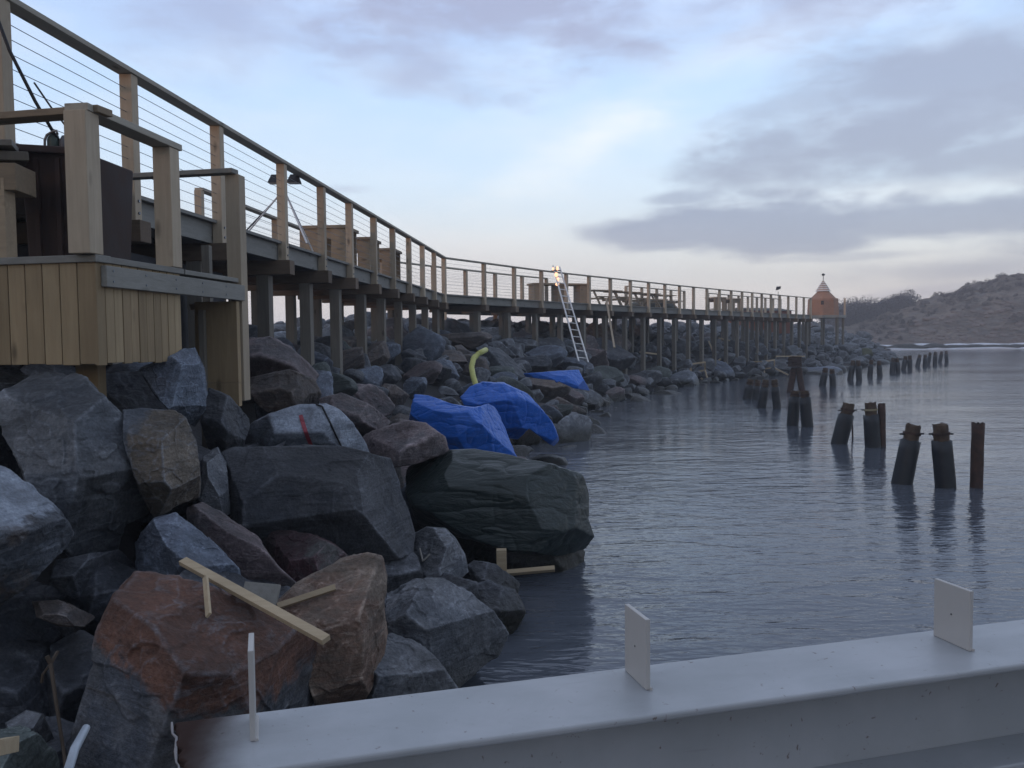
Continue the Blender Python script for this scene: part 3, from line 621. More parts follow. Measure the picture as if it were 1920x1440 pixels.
for i, (x, y, r_, d) in enumerate(cand):
    z = bank1(x, y) + r_ * rr2.uniform(.0, .35); kd = rr2.choice(kinds)
    if i < NI:
        part, where, px = zone(x, y); sz = 'large' if r_ > .55 else ('small' if r_ < .34 else 'middling')
        lb = f'{sz} {CW[kd]} boulder {part}, {where}'
        rock_at((x, y, z), r_, kd, lb, 'boulders ' + part + ' ' + where, flat=rr2.uniform(.75, 1.15))
    else:
        me, v, f = PROTO[rr2.randrange(16)]
        if 'lo' not in globals():
            lo = []
            for s in range(8):
                V3, f3 = ico(4); rs_ = np.random.RandomState(800 + s); v3 = V3 * np.array([1.15, .9, .7])
                for k in range(9): v3 = cut(v3, rs_.normal(size=3), rs_.uniform(.40, .7))
                v3 = v3 + V3 * (.03 * fbm(V3 * 2, s, 3))[:, None]; lo.append((v3, f3))
        v3, f3 = lo[rr2.randrange(8)]; a = rr2.uniform(0, 6.28); ca, sa = math.cos(a), math.sin(a)
        restV.add([(x + (ca * p[0] - sa * p[1]) * r_, y + (sa * p[0] + ca * p[1]) * r_, z + p[2] * r_) for p in v3], f3)
print('rocks', len(cand))
set_tone_rest = restV.build('far_boulders', RM['slate']); set_tone(set_tone_rest.data, None)
if restV.v: tag(set_tone_rest, 'jumble of distant grey boulders along the breakwater behind and beyond the boardwalk', 'boulders', kind='stuff')

# ------------------------------------------------------------------ marks and litter on the boulders
def hit(px, py, only=None):
    d = ray(px, py).normalized(); best = None
    for nme, (o, t) in BVH.items():
        if only and o != only: continue
        h_ = t.ray_cast(EYE, d)
        if h_[0] is not None and (best is None or h_[3] < best[3]): best = h_
    return (best[0], best[1]) if best else None
def surf_line(pts, only=None, lift=.006, n=5):
    out = []
    for (a, b_) in zip(pts[:-1], pts[1:]):
        for k in range(n):
            t = k / n; h_ = hit(a[0] + (b_[0] - a[0]) * t, a[1] + (b_[1] - a[1]) * t, only)
            if h_: out.append(h_[0] - ray(*a).normalized() * lift)
    h_ = hit(pts[-1][0], pts[-1][1], only)
    if h_: out.append(h_[0] - ray(*pts[-1]).normalized() * lift)
    return out
mb = MB(); L_ = surf_line([(560, 779), (566, 800), (573, 820), (583, 843)], MARKED, .008, 6); Rr_ = surf_line([(567, 777), (574, 800), (580, 818), (589, 840)], MARKED, .008, 6)
n_ = min(len(L_), len(Rr_))
if n_ > 2:
    mb.v = [tuple(t) for p_ in zip(L_[:n_], Rr_[:n_]) for t in p_]; mb.f = [(2 * i, 2 * i + 1, 2 * i + 3, 2 * i + 2) for i in range(n_ - 1)]
    o = mb.build('paint_stroke', PAINT); o.parent = MARKED; o.matrix_parent_inverse = Matrix.Translation(MARKED.location).inverted(); o['label'] = 'red spray-painted stroke'
pl_ = surf_line([(590, 757), (604, 762), (618, 790), (632, 820), (645, 848)], MARKED, .012, 5)
if len(pl_) > 3: tag(MB().tube(pl_, .008, 6).build('cable', CABLE, smooth=True), 'thin black cable lying over the pale boulder with the red stroke', 'cable')
def plank(a, b_, Ya, Yb, wd, th, mat, label, name='plank', cat='plank', up=Vector((0, -.75, .66)), group=None):
    mb = MB().beam(P(a[0], a[1], Ya), P(b_[0], b_[1], Yb), wd, th, up); return tag(mb.build(name, mat, bevel=.002), label, cat, group)
def rest(a, b_, fa, fb, up_):
    """depths of the two ends so that the piece rests on the stones under points a+fa*(b-a) and a+fb*(b-a)"""
    q1 = (a[0] + fa * (b_[0] - a[0]), a[1] + fa * (b_[1] - a[1])); q2 = (a[0] + fb * (b_[0] - a[0]), a[1] + fb * (b_[1] - a[1])); h1 = hit(*q1); h2 = hit(*q2)
    sl_ = (h2[0].y - h1[0].y) / (fb - fa); sl_ = max(-.55, min(.55, sl_)); y1 = h1[0].y; over = 0
    for k in range(25):
        t = fa * .6 + (1.0 - fa * .6) * k / 24
        for dv in (-6, 6):
            h_ = hit(a[0] + t * (b_[0] - a[0]), a[1] + t * (b_[1] - a[1]) + dv)
            if h_: over = max(over, y1 + (t - fa) * sl_ - h_[0].y)
    y1 -= over + up_ * .6; return (y1 - fa * sl_, y1 + (1 - fa) * sl_)
Ya_, Yb_ = rest((343, 1052), (612, 1200), .33, .92, .03)
Yc_, Yd_ = rest((520, 1137), (629, 1101), .25, .9, .02); Ye_, Yf_ = rest((385, 1082), (391, 1154), .3, .9, .02)
plank((343, 1052), (612, 1200), Ya_, Yb_, .041, .024, WN, 'long pale plank lying across the rust-red boulder', up=Vector((.2, -.5, .84)))
plank((520, 1137), (629, 1101), Yc_, Yd_, .03, .018, WN, 'short pale lath on the sandy brown boulder', cat='lath', name='lath')
plank((385, 1082), (391, 1154), Ye_, Yf_, .026, .012, WN, 'short speckled stick hanging from the long pale plank', cat='stick', name='stick', up=Vector((0, -1, 0)))
plank((455, 1112), (522, 1118), 4.05, 4.05, .11, .02, WG, 'grey board end wedged between rust-red and sandy boulders', cat='board', name='board', up=Vector((0, -.3, .2)))
plank((940, 1030), (941, 1078), 7.25, 7.25, .085, .085, WN, 'upright timber prop under the green tarpaulin', name='timber_prop', cat='prop', up=Vector((0, -1, 0)))
plank((950, 1074), (1040, 1066), 7.5, 7.5, .04, .05, WN, 'horizontal lath at the water under the green tarpaulin', name='lath', cat='lath')
plank((-14, 1404), (22, 1396), 2.4, 2.5, .045, .045, WN, 'cut timber end on the bottom left corner rock', cat='timber end', name='timber_offcut')
plank((655, 848), (687, 857), 7.0, 7.1, .02, .015, WN, 'thin pale splinter on top of the square grey block', cat='splinter', name='splinter')
tag(MB().tube([P(162, 1364, 2.6), P(140, 1405, 2.5), P(128, 1445, 2.4)], [.012, .014, .014], 10).build('pipe', simple('galvanised_pipe', (.45, .5, .56), .45, .3), smooth=True), 'short white pipe standing up in the bottom left', 'pipe')
tag(MB().tube([P(88, 1230, 3.2), P(95, 1245, 3.2), P(104, 1310, 3.1), P(118, 1400, 3.0), P(124, 1450, 2.9)], [.009, .008, .007, .006, .006], 6).tube([P(95, 1245, 3.2), P(80, 1265, 3.2), P(78, 1280, 3.2)], .006, 5).tube([P(95, 1245, 3.2), P(108, 1222, 3.25)], .007, 5)
    .build('twig', simple('dry_twig', (.07, .05, .035), .9)), 'dry brown twig sticking up in the dark hollow at the left', 'twig')
tag(MB().tube(surf_line([(787, 1028), (790, 1040), (793, 1052), (800, 1046), (806, 1039)], None, .01, 2) or [P(787, 1028, 6.2), P(800, 1050, 6.2)], .007, 5).build('rope_end', simple('pale_cord', (.35, .33, .3), .9)), 'frayed pale cord end on the round dark boulder', 'cord')
# black shard on the square block
mb = MB(); a, b_, c_, d_ = P(503, 843, 6.5), P(537, 826, 6.5), P(525, 846, 6.4), P(520, 842, 6.9); mb.add([a, b_, c_, d_], [(0, 1, 2), (0, 3, 1), (1, 3, 2), (0, 2, 3)])
sh_ = mb.build('stone_shard', RM['dark']); set_tone(sh_.data, None); tag(sh_, 'black pointed shard on top of the square grey block', 'stone')

# ------------------------------------------------------------------ tarpaulins
def tarp(label, mat, Y, D, poly, seed, cuts, name='tarpaulin', amp=1.0, cx=None, fold=np.array([1.3, 4.0, 5.0])):
    v, f, c, R = poly_shape(poly, Y, D, n=7, cx=cx, cloth=True)
    for n_, k in cuts: v = cut(v, n_, k)
    rt = np.random.RandomState(seed)
    for k in range(12):
        n_ = rt.normal(size=3); n_[1] = -abs(n_[1]) * 1.4 - .3; v = cut(v, n_, rt.uniform(.74, .90))
    u = v / R; dr = v / np.maximum(np.linalg.norm(v, axis=1)[:, None], 1e-6)
    rid = np.abs(fbm(u * np.array([2.2, 2.2, .8]) + seed, seed, 2)); rid2 = np.abs(fbm(u * np.array([.9, 2.0, 3.2]) + 2, seed + 5, 3))
    wr = np.abs(fbm(u * fold + 9, seed + 13, 3, .6)); sag = np.abs(fbm(u * fold * .55 + 4, seed + 17, 2)); off = -.022 * np.exp(-rid * 10) + .03 * rid2 - .015 * np.exp(-rid2 * 22) - .0035 * np.exp(-wr * 12) - .011 * np.exp(-sag * 5) + .03 * fbm(u * 1.2, seed + 8, 2)
    v = v + dr * (off[:, None] * R * amp); v = face_view(v, c, Y)
    o = mesh_rock(name, v, f, c, mat, label, 'tarpaulin'); BVH[o.name] = (o, BVHTree.FromPolygons([tuple(Vector(x) + c) for x in v.tolist()], f)); return o
tarp('dark green tarpaulin wrapped over a big boulder at the water', TG, 8.0, .85, [(745,872),(760,860),(800,848),(890,841),(960,853),(1040,870),(1090,888),(1107,925),(1104,975),(1119,1008),(1103,1030),(1040,1040),(960,1033),(890,1012),(830,1000),(785,985),(762,930)], 3,
     [((.0,-.55,.84),.62),((-.2,-.9,-.35),.68),((.8,-.55,.2),.74),((.3,-.9,.1),.72)])
tarp('front blue tarpaulin draped over rocks, left of and below the other large blue one', TB, 12.2, .9, [(776,738),(800,741),(845,756),(890,764),(915,757),(932,765),(948,800),(973,864),(900,852),(835,842),(805,808),(767,792)], 7,
     [((.55,-.6,.6),.62),((-.5,-.75,.35),.62),((.0,-.9,-.3),.7)], amp=1.3)
tarp('rear blue tarpaulin, the largest, reaching down to the water on its right', TB, 14.6, 1.2, [(862,745),(880,725),(905,716),(945,718),(985,735),(1010,760),(1035,790),(1053,835),(1040,842),(1020,805),(995,800),(970,825),(940,820),(905,800),(870,765)], 9,
     [((.1,-.6,.75),.66),((-.5,-.8,.0),.7),((.6,-.75,.2),.7)], amp=1.3, cx=(945, 765), fold=np.array([4.5, 3.0, 1.3]))
tarp('small flat blue tarpaulin further along the bank, below the ladder', TB, 20.5, 1.0, [(980,700),(1000,699),(1050,695),(1085,693),(1093,710),(1108,733),(1075,728),(1045,712),(985,707)], 12, [((0,-.5,.85),.6)])
# yellow hose
p0 = P(893, 724, 14.6)
hp = [p0, P(887, 705, 14.8), P(884, 688, 15.0), P(888, 672, 15.2), P(893, 667, 15.3)]; hq = []
for a, b_ in zip(hp[:-1], hp[1:]): hq += [a.lerp(b_, k / 8) for k in range(8)]
hq.append(hp[-1])
tag(MB().tube(hq, [.052 if k % 2 else .044 for k in range(len(hq))], 12).tube([P(896, 664, 15.35), P(903, 660, 15.5), P(911, 656, 15.7)], .05, 10).tube([P(892, 668, 15.3), P(897, 663, 15.36)], .04, 8)
    .build('hose', HOSE, smooth=True), 'yellow plastic hose rising from behind the rear blue tarpaulin', 'hose')

# ------------------------------------------------------------------ boardwalk
DECK = 3.58; RAIL = 4.68
PX = [(40, 14), (240, 132), (405, 230), (525, 302), (597, 346), (650, 377), (697, 404), (733, 425), (763, 443), (790, 458), (812, 471), (832, 482), (907, 492), (960, 499.5), (1017, 507), (1060, 512), (1106, 516.5), (1140, 520.3), (1184, 525), (1218, 528.7), (1247, 532),
      (1274, 535), (1299, 537.5), (1326, 540), (1350, 542.3), (1371, 544.3), (1391, 546.3), (1412, 548.3), (1427, 549.8), (1446, 551.6), (1462, 553), (1478, 554.5), (1494, 555.9), (1508, 557.2), (1520, 558.3)]
NR = []
for i, (a, b_) in enumerate(PX):
    p = PZ(a, b_, RAIL); NR.append(Vector((p.x, p.y, 0)))
# straighten the first run
k0, k1 = 0, 11; A0 = NR[1].copy(); A1 = NR[11].copy(); dd = (A1 - A0).normalized()
for i in range(0, 11): NR[i] = A0 + dd * ((NR[i] - A0).dot(dd))
NR[0] = A0 - dd * 1.75
# smooth the rest
for _ in range(3):
    T = [p.copy() for p in NR]
    for i in range(13, len(NR) - 1): NR[i] = T[i] * .5 + (T[i - 1] + T[i + 1]) * .25
print('path', [(round(p.x, 2), round(p.y, 2)) for p in NR])
def normals(L):
    out = []
    for i in range(len(L)):
        d1 = (L[i] - L[i - 1]).normalized() if i > 0 else (L[1] - L[0]).normalized(); d2 = (L[i + 1] - L[i]).normalized() if i < len(L) - 1 else d1
        d = (d1 + d2).normalized(); n_ = Vector((d.y, -d.x, 0)); k = 1 / max(.6, n_.dot(Vector((d1.y, -d1.x, 0)))); out.append((n_, k))
    return out
NN = normals(NR)
def off(i, o): return NR[i] + NN[i][0] * (o * NN[i][1])
def at(v, z): return Vector((v.x, v.y, z))
def sweep(mb, idx, o0, o1, z0, z1):
    """closed rectangular strip along the path between two offsets"""
    base = len(mb.v)
    for i in idx:
        a, c = off(i, o0), off(i, o1); mb.v += [tuple(at(a, z0)), tuple(at(c, z0)), tuple(at(c, z1)), tuple(at(a, z1))]
    n = len(idx)
    for j in range(n - 1):
        b0 = base + 4 * j
        for k in range(4): mb.f.append((b0 + k, b0 + (k + 1) % 4, b0 + 4 + (k + 1) % 4, b0 + 4 + k))
    mb.f.append((base, base + 1, base + 2, base + 3)); e = base + 4 * (n - 1); mb.f.append((e + 3, e + 2, e + 1, e))
    return mb
ALL = list(range(len(NR))); W = 2.0
bw = empty('boardwalk', at(NR[11], 0), 'long raised timber boardwalk curving away over the boulder bank', 'boardwalk')
sweep(MB(), ALL, .0, -W, DECK - .035, DECK).build('deck', WG, bw)
sweep(MB(), ALL, -.065, -.11, DECK - .26, DECK - .037).build('edge_beam', WG, bw)
sweep(MB(), ALL, -W + .11, -W + .065, DECK - .26, DECK - .037).build('edge_beam', WG, bw)
for o_ in (-.55, -1.0, -1.45): sweep(MB(), ALL, o_ - .03, o_ + .03, DECK - .24, DECK - .037).build('joist', WU, bw)
for i in ALL:
    n_ = NN[i][0]; t_ = Vector((-n_.y, n_.x, 0)); c = off(i, -W / 2)
    MB().box(at(c, DECK - .36), n_ * (W / 2 + .12), t_ * .10, Vector((0, 0, .0985))).build('cross_beam', WUB, bw, bevel=.006 if i < 12 else 0)
    for o_ in (-.28, -W + .28):
        q_ = off(i, o_); g0 = bank1(q_.x, q_.y) - .3
        if i < 3 and o_ > -1: g0 = 2.0
        MB().box(at(q_, (g0 + DECK - .46) / 2), n_ * .085, t_ * .085, Vector((0, 0, (DECK - .46 - g0) / 2))).build('support_post', WU, bw)
def railing(idx, o_, label, lname, npost=None, zt=RAIL):
    c = off(idx[0], o_); e = empty('railing', at(c, DECK), label, 'railing')
    for i in idx:
        n_ = NN[i][0]; t_ = Vector((-n_.y, n_.x, 0)); q_ = off(i, o_); s = .058
        MB().box(at(q_, (zt - .045 + DECK - .262) / 2), n_ * s, t_ * s, Vector((0, 0, (zt - .045 - DECK + .262) / 2))).build('railing_post', WZ, e, bevel=.006 if i < 9 else 0)
    if o_ == 0:
        for i in idx[:8]:
            n_ = NN[i][0]; q_ = off(i, o_)
            for zz in (DECK - .08, DECK - .19): MB().tube([at(q_ + n_ * .057, zz), at(q_ + n_ * .070, zz)], .014, 8).build('bolt', STEEL, e)
    sweep(MB(), idx, o_ + .075, o_ - .075, zt - .043, zt).build('handrail', WY, e, bevel=.004)
    for k in range(9):
        z = DECK + .105 * (k + 1) - .02; mb = MB()
        mb.tube([at(off(i, o_), z) for i in idx], .0032, 5); mb.build('cable', STEEL, e)
    return e
rl = railing(ALL, 0, 'timber and wire railing on the water side of the boardwalk, full length', 'n')
# short return of the railing at its near end
e2 = empty('railing', at(NR[0], DECK), 'short end railing turning left at the near end of the boardwalk', 'railing')
q0 = NR[0]; q1 = q0 + Vector((-1.9, .12, 0))
MB().beam(at(q0, RAIL - .066) + Vector((-.08, 0, 0)), at(q1, RAIL - .066), .13, .04).build('handrail', WX, e2, bevel=.004)
MB().box(at(q1, (RAIL - .1 + DECK - .2) / 2), Vector((.058, 0, 0)), Vector((0, .058, 0)), Vector((0, 0, (RAIL + .1 - DECK) / 2))).build('railing_post', WZ, e2)
for k in range(9): MB().tube([at(q0, DECK + .105 * (k + 1) - .02), at(q1, DECK + .105 * (k + 1) - .02)], .0032, 5).build('cable', STEEL, e2)
railing([4, 5, 6, 7, 8, 9, 10, 11, 12, 13, 14, 15, 16], -W, 'far railing on the landward side from the first heavy table to the long table', 'f')
railing([20, 21, 22, 23, 24], -W, 'far railing on the landward side beyond the picnic tables', 'f')
railing([26, 27, 28, 29, 30, 31, 32, 33, 34], -W, 'far railing on the landward side before the beacon hut', 'f')
# widened terrace with the picnic tables
tr = empty('terrace', at(off(18, -4), DECK), 'timber terrace widening the boardwalk behind the picnic tables', 'terrace')
sweep(MB(), list(range(15, 26)), -W - .01, -W - 4.2, DECK - .04, DECK - .003).build('deck', WG, tr)
sweep(MB(), list(range(15, 26)), -W - 4.15, -W - 4.2, DECK - .3, DECK - .042).build('edge_beam', WG, tr)
for i in range(15, 26, 2):
    q_ = off(i, -W - 3.9); MB().box(at(q_, (bank1(q_.x, q_.y) + DECK - .35) / 2), Vector((.09, 0, 0)), Vector((0, .09, 0)), Vector((0, 0, (DECK - bank1(q_.x, q_.y)) / 2))).build('support_post', WZ, tr)

# ------------------------------------------------------------------ furniture on the deck
def frame_at(i, o_, t=0.0):
    n_ = NN[i][0]; t_ = Vector((-n_.y, n_.x, 0)); return at(off(i, o_) + t_ * t, DECK), n_, t_
def box_table(p, n_, t_, lx, ly, hz, label, cat='table', gp=None):
    e = empty('timber_table', p, label, cat, gp)
    MB().box(p + Vector((0, 0, hz - .03)), n_ * lx / 2, t_ * ly / 2, Vector((0, 0, .03))).build('tabletop', WX, e, bevel=.004)
    for s in (-1, 1):
        for u in (-1, 1): MB().box(p + n_ * s * (lx / 2 - .17) + t_ * u * (ly / 2 - .07) + Vector((0, 0, (hz - .06) / 2)), n_ * .13, t_ * .03, Vector((0, 0, (hz - .062) / 2))).build('leg', WX, e)
    for u in (-1, 1): MB().box(p + t_ * u * (ly / 2 - .07) + Vector((0, 0, hz - .16)), n_ * (lx / 2 - .3), t_ * .028, Vector((0, 0, .09))).build('apron', WX, e)
    MB().box(p + Vector((0, 0, .14)), n_ * (lx / 2 - .05), t_ * (ly / 2 - .12), Vector((0, 0, .02))).build('shelf', WX, e)
    return e
for (Yd, lb) in [(16.6, 'heavy timber table on the boardwalk, nearest of the three in a row'), (18.5, 'heavy timber table on the boardwalk, middle of the three in a row'), (20.7, 'heavy timber table on the boardwalk, farthest of the three in a row')]:
    t = (Yd - A0.y) / dd.y; c = A0 + dd * t; n_ = Vector((dd.y, -dd.x, 0)); box_table(at(c - n_ * .72, DECK), n_, dd, .85, .95, .80, lb, gp='heavy tables in a row')
p, n_, t_ = frame_at(16, -3.0, -.4)
c = PZ(1048, 537, DECK + .80); c = P(1048, 540, 34.6); n2_ = Vector((.93, .36, 0)); t2_ = Vector((-.36, .93, 0)); pt = at(c, DECK)
e = empty('long_table', pt, 'long timber table with solid ends behind the ladder top', 'table')
MB().box(pt + Vector((0, 0, .80)), n2_ * 1.25, t2_ * .4, Vector((0, 0, .035))).build('tabletop', WX, e)
for s in (-1, 0, 1): MB().box(pt + n2_ * (1.0 * s) + Vector((0, 0, .38)), n2_ * .2, t2_ * .33, Vector((0, 0, .38))).build('end_panel', WX, e)
def picnic(p, n_, t_, label):
    e = empty('picnic_table', p, label, 'picnic table', 'picnic tables on the terrace'); U = Vector((0, 0, 1))
    MB().box(p + U * .74, n_ * .9, t_ * .36, U * .022).build('tabletop', WX, e)
    for s in (-1, 1): MB().box(p + U * .44 + t_ * s * .68, n_ * .9, t_ * .13, U * .02).build('bench', WX, e)
    for u in (-1, 1):
        c = p + n_ * u * .65
        MB().beam(c + t_ * .12 + U * .71, c + t_ * .6, .05, .09, n_).beam(c - t_ * .12 + U * .71, c - t_ * .6, .05, .09, n_).beam(c + t_ * .75 + U * .38 + n_ * .04, c - t_ * .75 + U * .38 + n_ * .04, .04, .08).build('leg_frame', WX, e)
for px, Yd, lb in [(1130, 38.4, 'picnic table nearest the long table'), (1168, 39.8, 'picnic table behind the leaning pole'), (1205, 41.4, 'picnic table right of the one behind the leaning pole'), (1236, 43.2, 'picnic table at the right end of the terrace')]:
    c = P(px, 560, Yd); picnic(at(c, DECK), Vector((.8, .6, 0)), Vector((-.6, .8, 0)), lb)
for px, Yd, lb in [(1342, 46.8, 'small timber table on the boardwalk beyond the terrace, left one of two'), (1374, 48.6, 'small timber table on the boardwalk beyond the terrace, right one of two')]:
    c = P(px, 560, Yd); box_table(at(c, DECK), Vector((.8, .6, 0)), Vector((-.6, .8, 0)), 1.0, .7, .78, lb, gp='small tables beyond the terrace')
# covered mounds behind the deck
def lump(label, px0, px1, py, Yd, mat, name, cat, h):
    a = P(px0, py, Yd); b_ = P(px1, py, Yd); V, f = ico(4); L = (b_ - a).length / 2; c = (a + b_) / 2
    v = V * np.array([L, 1.2, h]); v[:, 2] = np.maximum(v[:, 2], -.2); v = v + V * (.12 * fbm(V * 3, len(label), 3))[:, None]
    return mesh_rock(name, v, f, Vector((c.x, Yd, DECK + .06)), mat, label, cat)
GT = simple('moss_green_cover', (.085, .085, .065), .85, 0, .3, 3, .03)
lump('low green-brown covered mound behind the picnic tables', 1165, 1272, 574, 44.5, GT, 'covered_pile', 'pile', .52)
# reddish timber buildings low behind the far deck
def shed(label, px0, px1, Yd, z0, z1, mat, dep=3.0):
    a = P(px0, 580, Yd); b_ = P(px1, 580, Yd); d = Vector((b_.x - a.x, 2.0, 0)).normalized(); n_ = Vector((-d.y, d.x, 0)); L = (b_ - a).length; c = at(a, 0)
    e = empty('low_shed', at(a, z0), label, 'shed')
    MB().box(c + d * L / 2 + n_ * dep / 2 + Vector((0, 0, (z0 + z1) / 2)), d * L / 2, n_ * dep / 2, Vector((0, 0, (z1 - z0) / 2))).build('wall', mat, e)
    mb = MB(); h = .25
    v = [c - d * .2 - n_ * .2, c + d * (L + .2) - n_ * .2, c + d * (L + .2) + n_ * (dep + .2), c - d * .2 + n_ * (dep + .2)]; r1 = c - d * .2 + n_ * dep / 2; r2 = c + d * (L + .2) + n_ * dep / 2
    mb.add([at(t, z1 + .003) for t in v] + [at(r1, z1 + h), at(r2, z1 + h)], [(0, 1, 5, 4), (2, 3, 4, 5), (0, 4, 3), (1, 2, 5), (0, 3, 2, 1)]); mb.build('roof', GT, e); return e
REDW = wood_mat('red_brown_cladding', (.30, .13, .085), (.22, .09, .06), 'z')
shed('long low reddish shed behind the last stretch of railing', 1415, 1512, 59, 2.4, 4.0, REDW)

# ------------------------------------------------------------------ beacon hut
hx = P(1543, 590, 59.0); hc = at(hx, 0)
hut = empty('beacon_hut', at(hx, 2.6), 'shingled red-brown hut with white striped pointed top at the end of the boardwalk', 'beacon hut')
def ngon(c, r, z, n=8, a0=.3926): return [Vector((c.x + r * math.cos(a0 + 2 * math.pi * k / n), c.y + r * math.sin(a0 + 2 * math.pi * k / n), z)) for k in range(n)]
def loft(rings):
    mb = MB(); n = len(rings[0])
    for r_ in rings: mb.v += [tuple(x) for x in r_]
    for j in range(len(rings) - 1):
        for k in range(n): mb.f.append((j * n + k, j * n + (k + 1) % n, (j + 1) * n + (k + 1) % n, (j + 1) * n + k))
    mb.f.append(tuple(range(n - 1, -1, -1))); mb.f.append(tuple((len(rings) - 1) * n + k for k in range(n))); return mb
SH = wood_mat('reddish_shingle', (.44, .265, .185), (.33, .185, .125), 'x'); WHT = simple('white_painted_board', (.80, .78, .76), .6)
rg = []; HB = 3.62
for k in range(10):   # overlapping courses of shingles
    z0 = HB + k * .164; r0 = 1.03 - .008 * k - max(0, k - 6) * .15; rg += [ngon(hc, r0 + .02, z0), ngon(hc, r0 - .02 - (.10 if k > 6 else 0), z0 + .16)]
loft(rg).build('wall', SH, hut)
zt = HB + 1.64
for k in range(5):
    r0 = .50 - k * .085; z0 = zt + k * .14
    loft([ngon(hc, r0, z0), ngon(hc, r0 - .03, z0 + .088)]).build('white_slat', WHT, hut)
    loft([ngon(hc, r0 - .06, z0 + .09), ngon(hc, r0 - .09, z0 + .138)]).build('dark_slat', SH, hut)
MB().tube([at(hc, zt + .68), at(hc, zt + 1.08)], .02, 6).build('mast', DARKM, hut)
V, f = ico(2); v = V * np.array([.11, .11, .09]) + np.array([hc.x, hc.y, zt + 1.15]); MB().add(v.tolist(), f).build('finial', DARKM, hut)
loft([ngon(hc, 1.5, HB - .2), ngon(hc, 1.5, HB - .02)]).build('floor', WG, hut)
for q_ in ngon(hc, 1.3, 0): MB().tube([at(q_, 1.6), at(q_, HB - .2)], .09, 4).build('support_post', WU, hut)
th = -2.0; nrm = Vector((math.cos(-1.963 + .3927 * 0), math.sin(-1.963), 0)); tg = Vector((-nrm.y, nrm.x, 0))
MB().box(at(hc, 4.45) + nrm * .96, nrm * .04, tg * .09, Vector((0, 0, .13))).build('window', DARKM, hut)
MB().beam(at(hc + Vector((1.3, -.5, 0)), 3.6), at(hc + Vector((1.3, -.5, 0)), 4.75), .1, .1).build('corner_post', WZ, hut)
pf = P(1459, 560, 60); e = empty('marker_pole', at(pf, DECK), 'thin pole with small dark marker left of the beacon hut', 'marker pole')
MB().tube([at(pf, DECK), at(pf, P(1457, 547, 60).z)], .02, 5).build('pole', DARKM, e)
c = P(1459, 541, 60); MB().add([c + Vector((-.18, 0, -.12)), c + Vector((.2, 0, .16)), c + Vector((.18, .04, -.02)), c + Vector((-.1, .04, .14)), c + Vector((0, .1, -.1))], [(0, 2, 1), (0, 1, 3), (0, 4, 2), (2, 4, 1), (1, 4, 3), (0, 3, 4)]).build('marker', DARKM, e)
c = PZ(1421, 560, DECK + .9); pp = P(1421, 560, 54); e = empty('person', at(pp, DECK), 'small far figure in dark clothes standing on the boardwalk before the beacon hut', 'person') if False else None

# ------------------------------------------------------------------ ladder and leaning pole
lb_ = P(1094, 678, 29.0); lt = P(1043, 499, 30.9)
e = empty('ladder', lb_, 'aluminium ladder leaning on the boardwalk railing, glowing in the low sun', 'ladder')
d_ = (lt - lb_).normalized(); sd = Vector((.80, .6, 0)); sd = (sd - d_ * sd.dot(d_)).normalized() * .165
for s in (-1, 1): MB().beam(lb_ + sd * s * 1.25, lt + sd * s * .9, .025, .055, sd).build('side_rail', ALU, e)
L = (lt - lb_).length; k = 0
while .15 + k * .28 < L - .1:
    p = lb_ + d_ * (.15 + k * .28); MB().tube([p - sd * 1.05, p + sd * 1.05], .018, 6).build('rung', ALU, e); k += 1
em = bpy.data.materials.new('glint_emitter'); em.use_nodes = True; eb = em.node_tree.nodes['Principled BSDF']; eb.inputs['Base Color'].default_value = (.9, .6, .4, 1)
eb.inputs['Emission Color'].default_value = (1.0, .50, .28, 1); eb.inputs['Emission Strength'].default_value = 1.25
c = P(1043, 512, 30.6); wl = empty('added_glint', c, 'warm glowing blobs added for the sun glare at the ladder top', 'glint')  # emissive blobs added in place of sun glare on the aluminium
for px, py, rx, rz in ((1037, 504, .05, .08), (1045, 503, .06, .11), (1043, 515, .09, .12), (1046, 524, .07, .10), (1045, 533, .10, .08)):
    p = P(px, py, 30.55); V, f = ico(2); MB().add((V * np.array([rx, rx, rz]) * .72 + np.array(p)).tolist(), f).build('glint_blob', em, wl, smooth=True)
MB().beam(P(1033, 508, 30.6), P(1051, 507, 30.6), .05, .03).beam(P(1042, 500, 30.65), P(1046, 540, 30.65), .03, .03, Vector((0, 1, 0))).build('added_bracket', DARKM, wl)
a = P(1152, 652, 31.5); b_ = P(1137, 562, 33.4); tag(MB().beam(a, b_, .07, .05, Vector((0, -1, 0))).build('leaning_pole', WZ), 'thin timber pole leaning against the boardwalk right of the ladder', 'pole')

